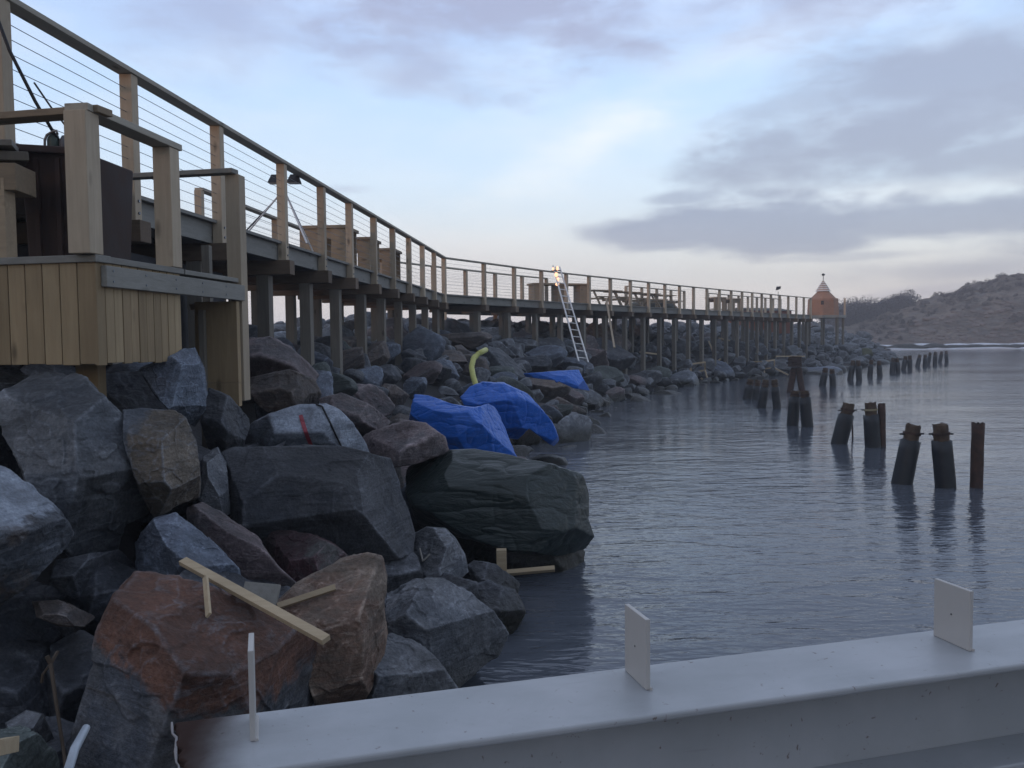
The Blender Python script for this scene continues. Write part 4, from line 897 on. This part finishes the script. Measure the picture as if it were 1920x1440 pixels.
# ------------------------------------------------------------------ floodlight stand
c = A0 + dd * ((12.75 - A0.y) / dd.y); c = c - Vector((dd.y, -dd.x, 0)) * .28
e = empty('floodlight_stand', at(c, DECK), 'twin floodlights on a tripod stand behind the fourth railing post', 'floodlight')
top = at(c, DECK + .92); MB().tube([at(c, DECK + .4), at(c, DECK + 1.02)], .018, 8).build('pole', ALU, e)
for a in (3.3, 5.4, 1.2): MB().tube([top - Vector((0, 0, .05)), at(c, DECK + .01) + Vector((math.cos(a), math.sin(a), 0)) * .72], .014, 6).build('leg', ALU, e)
MB().tube([top + Vector((-.05, 0, -.12)), at(c, DECK + .18) + Vector((-.62, -.1, 0))], .012, 6).build('brace', DARKM, e)
MB().beam(top + Vector((-.16, 0, .08)), top + Vector((.2, 0, .08)), .03, .03).build('crossbar', DARKM, e)
for s in (-1, 1):
    p = top + Vector((.14 * s + .03, -.03, .09)); mb = MB(); w0, w1 = .055, .095
    mb.v = [tuple(p + Vector((x, y * .5, .07))) for x, y in ((-w0, -w0), (w0, -w0), (w0, w0), (-w0, w0))] + [tuple(p + Vector((x, y * .8 - .03, -.06))) for x, y in ((-w1, -w1), (w1, -w1), (w1, w1), (-w1, w1))]
    mb.f = [(0, 1, 2, 3), (7, 6, 5, 4), (0, 4, 5, 1), (1, 5, 6, 2), (2, 6, 7, 3), (3, 7, 4, 0)]; hd_ = mb.build('lamp_head', DARKM, e); gl_ = MB().box(p + Vector((0, -.03, -.064)), Vector((w1 * .9, 0, 0)), Vector((0, w1 * .7, 0)), Vector((0, 0, .003))).build('glass', simple('lamp_glass', (.3, .3, .3), .15)); gl_.parent = hd_

# ------------------------------------------------------------------ landing platform with plank cladding
SD = (PZ(450, 522, 2.2 + .54) - PZ(178, 478, 2.2 + .54)); C0 = PZ(178, 478, 2.74); C0.z = 0
D1 = Vector((SD.x, SD.y, 0)).normalized(); N1 = Vector((D1.y, -D1.x, 0)); LEN = Vector((SD.x, SD.y, 0)).length
D2 = Vector((-1, .22, 0)).normalized(); N2 = Vector((-.22, -1, 0)).normalized()
def LP(s, z, out=0): p = C0 + D1 * s + N1 * out; return Vector((p.x, p.y, z))
def LQ(s, z, out=0): p = C0 + D2 * s + N2 * out; return Vector((p.x, p.y, z))
lp = empty('landing', at(C0, 2.0), 'low timber landing with plank-clad side and open railing in front of the boardwalk', 'landing')
L1 = Vector((P(340, 600, 1).x, 0, 0)); 
# length of the clad part of the right side
best = min((abs((960 + FPX * ((LP(s / 100, 2.5) - EYE).dot(RR)) / ((LP(s / 100, 2.5) - EYE).dot(F))) - 340), s / 100) for s in range(20, 300)); LC = best[1]
ZB, ZT = 2.07, 2.70
n = 11
mb = MB()
for i in range(n):
    s0 = LC * i / n; s1 = LC * (i + 1) / n - .006; zb = ZB + rnd.uniform(-.008, .008); o_ = rnd.uniform(0, .004)
    mb.box((LP((s0 + s1) / 2, (zb + ZT) / 2, -.012 + o_)), D1 * (s1 - s0) / 2, N1 * .011, Vector((0, 0, (ZT - zb) / 2)))
mb.build('plank_cladding', WP, lp, bevel=.003)
mb = MB()
for i in range(14):
    s0 = .012 + .125 * i; s1 = s0 + .118; zb = ZB + rnd.uniform(-.008, .008)
    mb.box((LQ((s0 + s1) / 2, (zb + ZT) / 2, -.012)), D2 * (s1 - s0) / 2, N2 * .011, Vector((0, 0, (ZT - zb) / 2)))
mb.build('plank_cladding', WP, lp, bevel=.003)
MB().beam(LQ(-.02, 2.72, -.05), LQ(2.0, 2.72, -.05), .14, .045).build('sill_board', WGX, lp, bevel=.004)
MB().beam(LP(.03, 2.72, -.05), LP(LC + .02, 2.72, -.05), .14, .04).build('sill_board', WG, lp, bevel=.004)
MB().beam(LP(LC + .06, 2.72, -.05), LP(LEN - .05, 2.72, -.05), .12, .035).build('sill_board', WG, lp, bevel=.004)
MB().beam(LP(.05, 2.615, .022), LP(LEN, 2.615, .022), .04, .13).build('edge_board', WG, lp, bevel=.004)
# deck of the landing
mb = MB().add([LP(.1, 2.66, -.08), LP(LEN, 2.66, -.08), LP(LEN, 2.66, -2.2), LP(.42, 2.66, -2.2), LP(.1, 2.62, -.08), LP(LEN, 2.62, -.08), LP(LEN, 2.62, -2.2), LP(.42, 2.62, -2.2)], [(0, 1, 2, 3), (7, 6, 5, 4), (0, 4, 5, 1), (1, 5, 6, 2), (2, 6, 7, 3), (3, 7, 4, 0)]); mb.build('deck', WU, lp)
HZ = 3.64
def lpost(px, side, z0, z1, s=.055, mat=WZ, name='railing_post', inn=-.05):
    b = min((abs((960 + FPX * ((LP(k / 100, 3.2, inn) - EYE).dot(RR)) / ((LP(k / 100, 3.2, inn) - EYE).dot(F))) - px), k / 100) for k in range(-10, 320)); c = LP(b[1], (z0 + z1) / 2, inn)
    return MB().box(c, D1 * s, N1 * s, Vector((0, 0, (z1 - z0) / 2))).build(name, mat, lp, bevel=.004), b[1]
lpost(157, 0, 2.745, HZ - .045, .07)
_, s2 = lpost(314, 0, 2.745, HZ - .045, .066)
for s_b in (.12, .5, .9, 1.3, 1.7):
    for zz in (2.585, 2.65): MB().tube([LP(s_b, zz, .041), LP(s_b, zz, .046)], .007, 8).build('screw', STEEL, lp)
_, s3 = lpost(443, 0, 1.70, HZ - .03, .062, inn=-.035)
MB().beam(LP(-.06, HZ - .022, -.05), LP(s2 + .1, HZ - .022, -.05), .15, .045).build('handrail', WY, lp, bevel=.004)
MB().beam(LQ(-.055, HZ - .020, -.05) + D1 * .02, LQ(2.2, HZ - .020, -.05), .14, .043).build('handrail', WX, lp, bevel=.004)
MB().beam(LP(s3 - .07, HZ - .008, -.0) , LP(s3 + .02, HZ - .008, -1.1), .11, .04).build('handrail', WGX, lp, bevel=.004)
c = LP(s3 + .02, 2.45, -.22)
for z0, z1 in ((1.66, 1.86), (1.863, 2.54)): MB().box(LP(s3 - .13, (z0 + z1) / 2, -.165), N1 * .185, D1 * .03, Vector((0, 0, (z1 - z0) / 2))).build('end_panel', WP, lp)
MB().box(LP(s3 - .05, 2.50, -.25), N1 * .17, D1 * .05, Vector((0, 0, .025))).build('bearer', WX, lp)
q_ = P(382, 700, C0.y + 1.9); MB().abox(q_.x - .022, q_.x + .022, q_.y - .03, q_.y + .03, 1.25, 2.47).build('support_post', WU, lp)
q_ = P(172, 700, 5.9); MB().abox(q_.x - .08, q_.x + .07, q_.y - .06, q_.y + .06, 1.5, 2.615).build('support_post', WP, lp)
q_ = P(215, 430, 7.2); MB().abox(q_.x - .035, q_.x + .035, q_.y - .04, q_.y + .04, 2.66, 3.2).build('brace_post', WU, lp)
q_ = P(388, 490, 8.0); MB().abox(q_.x - .035, q_.x + .035, q_.y - .04, q_.y + .04, 2.2, 3.1).build('brace_post', WU, lp)
q_ = P(6, 430, 5.5); MB().abox(q_.x - .06, q_.x + .05, q_.y - .06, q_.y + .06, 2.745, 3.25).build('railing_post', WX, lp)
# timber ends stacked at the left edge
ea = empty('timber_stack', P(20, 340, 5.7), 'pale squared beam and boards stacked at the left edge on the landing', 'timber')
MB().beam(P(-80, 338, 5.55), P(49, 339, 5.6), .30, .17).build('beam', WX, ea, bevel=.004)
MB().beam(P(-60, 296, 5.7), P(48, 300, 5.9), .3, .06).build('board', WU, ea, bevel=.004); MB().beam(P(-60, 275, 5.7), P(30, 276, 5.8), .3, .04).build('board', WG, ea, bevel=.004)
# black box added under the near deck to keep the gap dark
dc = empty('dark_filler', (-4.6, 8.6, 2.0), 'dark ribbed box added to darken the space under the near end of the boardwalk', 'filler box')
MB().abox(-6.6, -3.75, 7.75, 11.2, 1.9, 3.10).build('body', simple('filler_black', (.012, .012, .018), .7, 0, .3, 3), dc, bevel=.02)
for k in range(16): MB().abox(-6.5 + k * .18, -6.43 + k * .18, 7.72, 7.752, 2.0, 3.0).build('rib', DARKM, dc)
# rusty skip with gear on it
x0, x1 = P(63, 380, 6.1).x, P(214, 380, 6.1).x; zt = P(100, 290, 6.1).z
sk = empty('rusty_skip', ((x0 + x1) / 2, 6.4, 2.66), 'dark rusty metal skip behind the corner post of the landing', 'skip')
mb = MB(); mb.v = [(x0, 5.95, zt), (x1 - .06, 5.95, zt - .04), (x1 - .03, 6.5, zt - .04), (x0, 6.5, zt), (x0 + .01, 6.0, 2.66), (x1 - .07, 6.0, 2.66), (x1 - .06, 6.46, 2.66), (x0 + .01, 6.46, 2.66)]
mb.f = [(0, 1, 2, 3), (7, 6, 5, 4), (0, 4, 5, 1), (1, 5, 6, 2), (2, 6, 7, 3), (3, 7, 4, 0)]; mb.build('body', RUSTM, sk, bevel=.01)
MB().beam((x0 - .02, 5.93, zt + .012), (x1 - .04, 5.93, zt - .025), .05, .05).build('rim', RUSTM, sk, bevel=.008)
for k in range(3): MB().abox(x0 + .1 + .15 * k, x0 + .13 + .15 * k, 5.93, 5.96, 2.75, zt - .06).build('rib', RUSTM, sk)
c = P(193, 320, 6.5); MB().abox(c.x - .03, c.x + .03, c.y - .05, c.y + .05, 3.2, c.z + .06).build('lug', RUSTM, sk); c = P(212, 335, 6.6); MB().abox(c.x - .025, c.x + .03, c.y - .05, c.y + .05, 3.2, c.z + .05).build('lug', RUSTM, sk)
c = P(101, 268, 6.2); gc = empty('compressor', at(c, zt), 'small green compressor with bent pipe standing on the rusty skip', 'compressor')
GM = simple('dull_green_paint', (.05, .075, .065), .5)
MB().tube([(c.x, c.y, zt), (c.x, c.y, c.z + .02), (c.x, c.y, c.z + .06), (c.x, c.y, c.z + .075)], [.045, .045, .03, .012], 14).build('tank', GM, gc, smooth=True)
c2 = P(122, 268, 6.2); MB().tube([(c2.x, c2.y, zt), (c2.x, c2.y, c2.z + .01), (c2.x, c2.y, c2.z + .05)], [.04, .04, .02], 12).build('motor', simple('grey_metal', (.12, .12, .13), .5, .5), gc, smooth=True)
MB().tube([P(84, 290, 6.15), P(84, 262, 6.15), P(88, 253, 6.15), P(98, 247, 6.15), P(106, 245, 6.15), P(108, 252, 6.15)], .009, 8).build('pipe', simple('grey_pipe', (.2, .19, .19), .5, .5), gc, smooth=True)
MB().beam(P(100, 291, 6.05), P(129, 296, 6.05), .03, .025).build('base_plate', simple('orange_paint', (.35, .07, .02), .5), gc)
tag(MB().tube([P(-14, 10, 5.95), P(18, 95, 6.0), P(66, 190, 6.1), P(113, 270, 6.2)], .012, 8).build('hoist_cable', CABLE, smooth=True), 'thick black cable slanting from the upper left down to the compressor', 'cable')
tag(MB().tube([P(64, 155, 6.3), P(95, 200, 6.3), P(130, 245, 6.35), P(150, 275, 6.4)], .007, 8).build('hoist_cable', CABLE, smooth=True), 'thin black cable right of the thick one near the corner post', 'cable')

# ------------------------------------------------------------------ old jetty piles
def ringtube(a, b_, r0, r1, n=18, seed=0, rough=.05):
    mb = MB(); K = 10; d = (b_ - a).normalized(); ref = d.cross(Vector((0, 1, 0))).normalized(); bb = d.cross(ref); rs = np.random.RandomState(seed)
    for j in range(K + 1):
        for k in range(n):
            t = j / K; an = 2 * math.pi * k / n; r_ = (r0 + (r1 - r0) * t) * (1 + rough * rs.uniform(-1, 1)); p = a + (b_ - a) * t + (ref * math.cos(an) + bb * math.sin(an)) * r_
            if j == K: p = p + d * rs.uniform(-.02, .02)
            mb.v.append(tuple(p))
    for j in range(K):
        for k in range(n): mb.f.append((j * n + k, j * n + (k + 1) % n, (j + 1) * n + (k + 1) % n, (j + 1) * n + k))
    mb.f.append(tuple(range(n - 1, -1, -1))); mb.f.append(tuple(K * n + k for k in range(n))); return mb
def pile(bx, by, tx, ty, wpx, label, kind='s', frac=.72, band=False, gp='old jetty piles in the water'):
    b0 = PZ(bx, by, 0); t0 = P(tx, ty, b0.y + .03); r = wpx / FPX * b0.y / 2; d = (t0 - b0); sd_ = int(bx)
    e = empty('pile', b0, label, 'pile', gp); lo_ = b0 - d * (1.0 / d.length)
    if kind == 's':
        m_ = b0 + d * frac; ringtube(lo_, m_, r, r * .97, seed=sd_, rough=.025).build('sleeve', SLEEVE, e, smooth=True)
        ringtube(m_ - d * .05, t0, r * .74, r * .70, seed=sd_ + 1, rough=.05).build('core', PILET, e, smooth=True)
        q_ = b0 + d * (frac + (1 - frac) * .42); dn = d.normalized(); MB().tube([q_ - dn * .015, q_ + dn * .02], r * .84, 18).build('band', BAND if band else PILER, e)
        if b0.y < 20: MB().tube([q_ + Vector((-r * 1.2, 0, 0)), q_ + Vector((r * 1.2, 0, 0))], .014, 6).build('bolt', DARKM, e)
    else:
        ringtube(lo_, t0, r, r * .98, seed=sd_, rough=.06).build('core', PILER, e, smooth=True)
    return e
pile(1691, 906, 1713, 797, 38, 'black sleeved pile leaning right, left of the nearest upright pile', frac=.74)
pile(1773, 913, 1763, 796, 38, 'nearest black sleeved pile with brown top, between the leaning and the bare rusty pile', frac=.74)
pile(1831, 914, 1834, 793, 23, 'bare rusty pile, rightmost of the near ones', 'r')
pile(1573, 832, 1592, 757, 30, 'sleeved pile leaning right with a thin rod beside it', frac=.72)
pile(1637, 838, 1632, 755, 29, 'sleeved pile with a yellowish band round its top', frac=.72, band=True)
pile(1654, 838, 1653, 757, 14, 'thin bare rusty pile right beside the one with the yellowish band', 'r')
pile(1486, 797, 1491, 733, 22, 'left pile of the pair standing in front of the timber frames', frac=.82)
pile(1514, 800, 1508, 733, 22, 'right pile of the pair standing in front of the timber frames', frac=.82)
pile(1401, 748, 1408, 712, 17, 'leftmost pile of the cluster near the bank', frac=.7)
pile(1428, 764, 1436, 712, 17, 'second pile from the left in the cluster near the bank', frac=.72); pile(1417, 750, 1421, 713, 14, 'short pile behind the second of the cluster near the bank', frac=.7)
pile(1457, 766, 1452, 712, 16, 'rightmost pile of the cluster near the bank', frac=.75)
pile(1481, 735, 1489, 690, 12, 'rusty left leg of the pair topped by a timber block', 'r'); pile(1504, 735, 1497, 690, 12, 'rusty right leg of the pair topped by a timber block', 'r')
c0 = PZ(1492, 735, 0); c = P(1491, 681, c0.y); tag(ringtube(c + Vector((-.02, 0, -.14)), c + Vector((0, 0, .26)), .28, .26, 8, 4, .08).build('timber_block', simple('dark_rusty_timber', (.045, .026, .02), .9, 0, .3, 9)), 'rusty brown block resting on two leaning piles', 'block')
for (bx, by, tx, ty, w_, lb) in [(1542, 724, 1548, 690, 13, 'left pile of the pair right of the timber block'), (1562, 725, 1560, 692, 12, 'right pile of the pair right of the timber block'), (1594, 713, 1600, 676, 11, 'leaning pile of the pair below the beacon hut'), (1611, 713, 1609, 676, 11, 'upright pile of the pair below the beacon hut'),
     (1631, 706, 1634, 675, 10, 'leaning pile in the third pair from the bank tip'), (1650, 706, 1648, 677, 10, 'upright pile in the third pair from the bank tip'), (1673, 699, 1675, 671, 10, 'left pile of the pair before the bank tip'), (1684, 699, 1682, 672, 9, 'right pile of the pair before the bank tip'),
     (1694, 693, 1698, 668, 9, 'leaning pile just clear of the bank tip'), (1706, 693, 1706, 667, 9, 'upright pile just clear of the bank tip'), (1720, 687, 1725, 665, 8, 'far leaning pile, first past the bank tip'), (1734, 687, 1735, 665, 8, 'far upright pile, second past the bank tip'),
     (1740, 684, 1744, 661, 7, 'far leaning pile close behind the second past the tip'), (1753, 684, 1754, 660, 8, 'far upright pile, third from the end of the row'), (1762, 680, 1766, 659, 7, 'far leaning pile, second from the end of the row'), (1775, 680, 1774, 658, 7, 'last far pile at the end of the row')]:
    pile(bx, by, tx, ty, w_, lb, frac=.72)
b0 = PZ(1600, 822, 0); tag(MB().tube([b0 + Vector((0, 0, -.3)), P(1597, 770, b0.y)], .018, 6).build('rod', RUSTM), 'thin upright rod in the water beside the leaning sleeved pile', 'rod')

# ------------------------------------------------------------------ timber litter far along the bank
def litter(a, b_, label, name='timber_batten', wd=.07, lift=.45, gp='loose battens on the bank'):
    pa = march(a[0], a[1], lift, 20); pb = march(b_[0], b_[1], lift, 20); pb = P(b_[0], b_[1], pa.y + max(-1.2, min(1.2, pb.y - pa.y)))
    return tag(MB().beam(pa, pb, wd, wd).build(name, WN), label, 'batten', gp)
litter((1348, 634), (1390, 644), 'pale batten high on the bank under the deck columns'); litter((1329, 640), (1337, 660), 'short steep batten on the dark boulder'); litter((1360, 665), (1336, 686), 'batten slanting down left from the dark boulder')
litter((1455, 668), (1508, 668), 'level batten behind the timber block'); litter((1452, 690), (1478, 703), 'batten slanting from the second timber frame to the water'); litter((1200, 660), (1232, 664), 'pale batten on the slate slab right of the leaning pole')
litter((1045, 798), (1068, 793), 'short thin lath at the water beside the rear blue tarpaulin', wd=.03, lift=.3)
def tframe(pts, label, ends=()):
    c = march(sum(p[0] for p in pts) / len(pts), sum(p[1] for p in pts) / len(pts), .5, 20); e = empty('batten_rack', c, label, 'rack')
    for i, p in enumerate(pts):
        q_ = pts[(i + 1) % len(pts)]; MB().beam(P(p[0], p[1], c.y + .004 * i), P(q_[0], q_[1], c.y + .25), .075, .075).build('batten', WN, e)
    for a, b_ in ends: MB().beam(P(a[0], a[1], c.y), P(b_[0], b_[1], c.y - .3), .06, .06).build('batten', WN, e)
tframe([(1294, 683), (1322, 679), (1322, 694), (1296, 699)], 'left pale timber frame propped on the rocks by the water', [((1275, 679), (1296, 683)), ((1322, 694), (1328, 716)), ((1303, 700), (1326, 718))])
tframe([(1429, 678), (1452, 675), (1452, 689), (1430, 692)], 'right pale timber frame propped on the rocks by the piles', [((1407, 678), (1429, 678)), ((1432, 692), (1434, 700))])
YB = simple('yellow_moss', (.10, .105, .055), .95, 0, .3, 5, .03); c = march(1622, 662, .5, 30)
mesh_rock('mossy_boulder', PROTO[3][1] * .62, PROTO[3][2], c, YB, 'yellow-green mossy boulder near the tip of the bank')

# ------------------------------------------------------------------ foreground steel beam
ZF = EYE.z - .65
E0 = PZ(338, 1352, ZF); E1 = PZ(1920, 1160, ZF); bd = (E1 - E0); bd.z = 0; bd.normalize(); bn = Vector((bd.y, -bd.x, 0))   # bn towards the viewer
Wf = .215
m, q, b = newmat('grey_white_beam_paint'); t = q.n('ShaderNodeTexCoord'); v = t.outputs['Object']
n1 = q.noise(v, 3.5, 6, .6); n2 = q.noise(v, 55, 4, .6, .5); spk = q.noise(v, 130, 2, .5); sx = q.n('ShaderNodeSeparateXYZ'); q.link(v, sx.inputs[0])
c = q.mix(q.ramp(n1, [(.35, 0.0), (.65, 1.0)]), (.41, .42, .44), (.33, .345, .36))
c = q.mix(q.ramp(n2, [(.66, 0.0), (.72, .85)]), c, (.12, .08, .06)); scr = q.noise(q.mapv(v, (3, 60, 60), (0, 0, .3)), 2.0, 4, .6); c = q.mix(q.ramp(scr, [(.66, 0.0), (.70, .35)]), c, (.25, .25, .26)); dn_ = q.noise(q.mapv(v, (1.2, 4, 1)), 2.3, 6, .7, .8); c = q.mix(q.ramp(dn_, [(.5, 0.0), (.75, .45)]), c, (.33, .34, .35))
burn = q.ramp(q.m('ADD', sx.outputs[0], q.m('MULTIPLY', q.m('SUBTRACT', n1, .5), .12)), [(.035, 1.0), (.06, .9), (.125, 0.0)]); c = q.mix(burn, c, (.045, .028, .024))
q.link(c, b.inputs['Base Color']); q.link(q.m('ADD', q.m('MULTIPLY', burn, .5), q.ramp(dn_, [(.3, .30), (.7, .52)])), b.inputs['Roughness']); q.link(q.m('SUBTRACT', .5, q.m('MULTIPLY', burn, .42)), b.inputs['Specular IOR Level']); bump(q, b, n2, .15, .002)
BP = m
L = 3.4; ebm = empty('steel_beam', at(E0, ZF), 'grey-white painted steel beam across the foreground, its left end burnt where cut', 'steel beam')
ebm.rotation_euler = (0, 0, math.atan2(bd.y, bd.x)); bpy.context.view_layer.update()
def local_build(mb, name, mat, bevel=0, seg=3):
    me = bpy.data.meshes.new(name); me.from_pydata(mb.v, [], mb.f); me.update(); bm = bmesh.new(); bm.from_mesh(me); bmesh.ops.recalc_face_normals(bm, faces=bm.faces); bm.to_mesh(me); bm.free()
    me.materials.append(mat); o = bpy.data.objects.new(name, me); col.objects.link(o); o.parent = ebm
    if bevel: md = o.modifiers.new('bevel', 'BEVEL'); md.width = bevel; md.segments = seg; md.limit_method = 'ANGLE'
    for p in me.polygons: p.use_smooth = False
    return o
# profile in local y (towards viewer is -y), z; top flange, web, bottom flange
def flange(z0, z1, ya, yb, ragged=0):
    mb = MB(); n = 14; rs = random.Random(3)
    for k in range(n + 1):
        y = ya + (yb - ya) * k / n; x = (rs.uniform(-.006, .006) if ragged else 0) + (.035 * (k / n) - .01)
        mb.v += [(x, y, z0), (x + .003, y, z1)]
    m0 = len(mb.v)
    for k in range(n + 1): y = ya + (yb - ya) * k / n; mb.v += [(L, y, z0), (L, y, z1)]
    for k in range(n):
        a = 2 * k; c_ = m0 + 2 * k; mb.f += [(a + 1, c_ + 1, c_ + 3, a + 3), (a, a + 2, c_ + 2, c_), (a, a + 1, a + 3, a + 2), (c_, c_ + 2, c_ + 3, c_ + 1)]
    mb.f += [(0, m0, m0 + 1, 1), (2 * n, 2 * n + 1, m0 + 2 * n + 1, m0 + 2 * n)]
    return mb
local_build(flange(-.014, 0, 0, -Wf, 1), 'top_flange', BP, .005)
mbw_ = MB().abox(.03, L, -Wf / 2 - .006, -Wf / 2 + .006, -.2, -.0145); local_build(mbw_, 'web', BP)
local_build(flange(-.214, -.2005, 0, -Wf, 1), 'bottom_flange', BP, .004)
# ragged torch-cut lip
mb = MB(); rs = random.Random(8); ysx = [-Wf * k / 12 for k in range(13)]
local_build(MB().tube([(.035 * k / 12 - .012 + rs.uniform(-.003, .003), y, -.004 + rs.uniform(-.002, .003)) for k, y in enumerate(ysx)], [rs.uniform(.0012, .003) for _ in ysx], 7), 'cut_edge', simple('bare_cut_steel', (.30, .28, .28), .5, .3))
iv = ebm.matrix_world.inverted()
PLT = simple('plate_paint', (.48, .46, .44), .45, 0, .06, 8)
for px, pyf, lbp in ((475, 1368, 0), (1195, 1275, 1), (1786, 1206, 2)):
    c = iv @ PZ(px, pyf, ZF); wdir = (iv.to_3x3() @ (Vector((.27, -1, 0)) if lbp else Vector((.29, -1, 0)))).normalized(); tn = Vector((-wdir.y, wdir.x, 0)) * .0045; wd = wdir * (.05 if lbp != 0 else .045)
    hh = (.150, .132, .125)[lbp]; zc = hh / 2
    local_build(MB().box(c + Vector((0, 0, zc + .0005)), wd, tn, Vector((0, 0, hh / 2))), 'welded_plate', PLT, .001, 1)
    if lbp:
        hc_ = c + Vector((0, 0, hh * .5)) ; side = -tn.normalized() if (iv @ EYE - hc_).dot(-tn) > 0 else tn.normalized()
        h0 = hc_ + side * .0046; local_build(MB().tube([h0, h0 + side * .0006], .002, 10), 'bolt_hole', DARKM)
    local_build(MB().tube([c - wd * 1.02 + tn * 1.2 + Vector((0, 0, .002)), c + wd * 1.02 + tn * 1.2 + Vector((0, 0, .002))], .0035, 6), 'weld_seam', PLT)

hz = MB().abox(-150, 240, -130, 300, -3, 24).build('haze', None); hz['kind'] = 'stuff'; hz['label'] = 'thin evening haze over the bay'; hz['category'] = 'haze'
m = bpy.data.materials.new('haze_air'); m.use_nodes = True; t = m.node_tree; t.nodes.clear(); vo_ = t.nodes.new('ShaderNodeVolumePrincipled'); vo_.inputs['Density'].default_value = .0020
vo_.inputs['Color'].default_value = (.92, .94, 1.0, 1); oo_ = t.nodes.new('ShaderNodeOutputMaterial'); t.links.new(vo_.outputs[0], oo_.inputs['Volume']); hz.data.materials.append(m)
# tell look-alike boulders apart by their order across the picture
bl = {}
for o in col.objects:
    if o.parent is None and 'label' in o and o.get('group', '').startswith(('boulders', 'stones')):
        d_ = o.location - EYE; bl.setdefault(o['label'], []).append((960 + FPX * d_.dot(RR) / max(.1, d_.dot(F)), o))
ORD = ['leftmost', 'second from left', 'third from left', 'fourth from left', 'fifth from left', 'sixth from left', 'seventh from left', 'eighth from left', 'ninth from left', 'tenth from left', 'eleventh from left', 'twelfth from left', 'thirteenth from left', 'fourteenth from left', 'fifteenth from left', 'sixteenth from left']
for lb, L in bl.items():
    if len(L) > 1:
        L.sort(key=lambda t: t[0])
        for i, (px, o) in enumerate(L):
            o['label'] = (ORD[i] if i < len(L) - 1 else 'rightmost') + ' ' + lb
scene.render.resolution_x = 1024; scene.render.resolution_y = 768
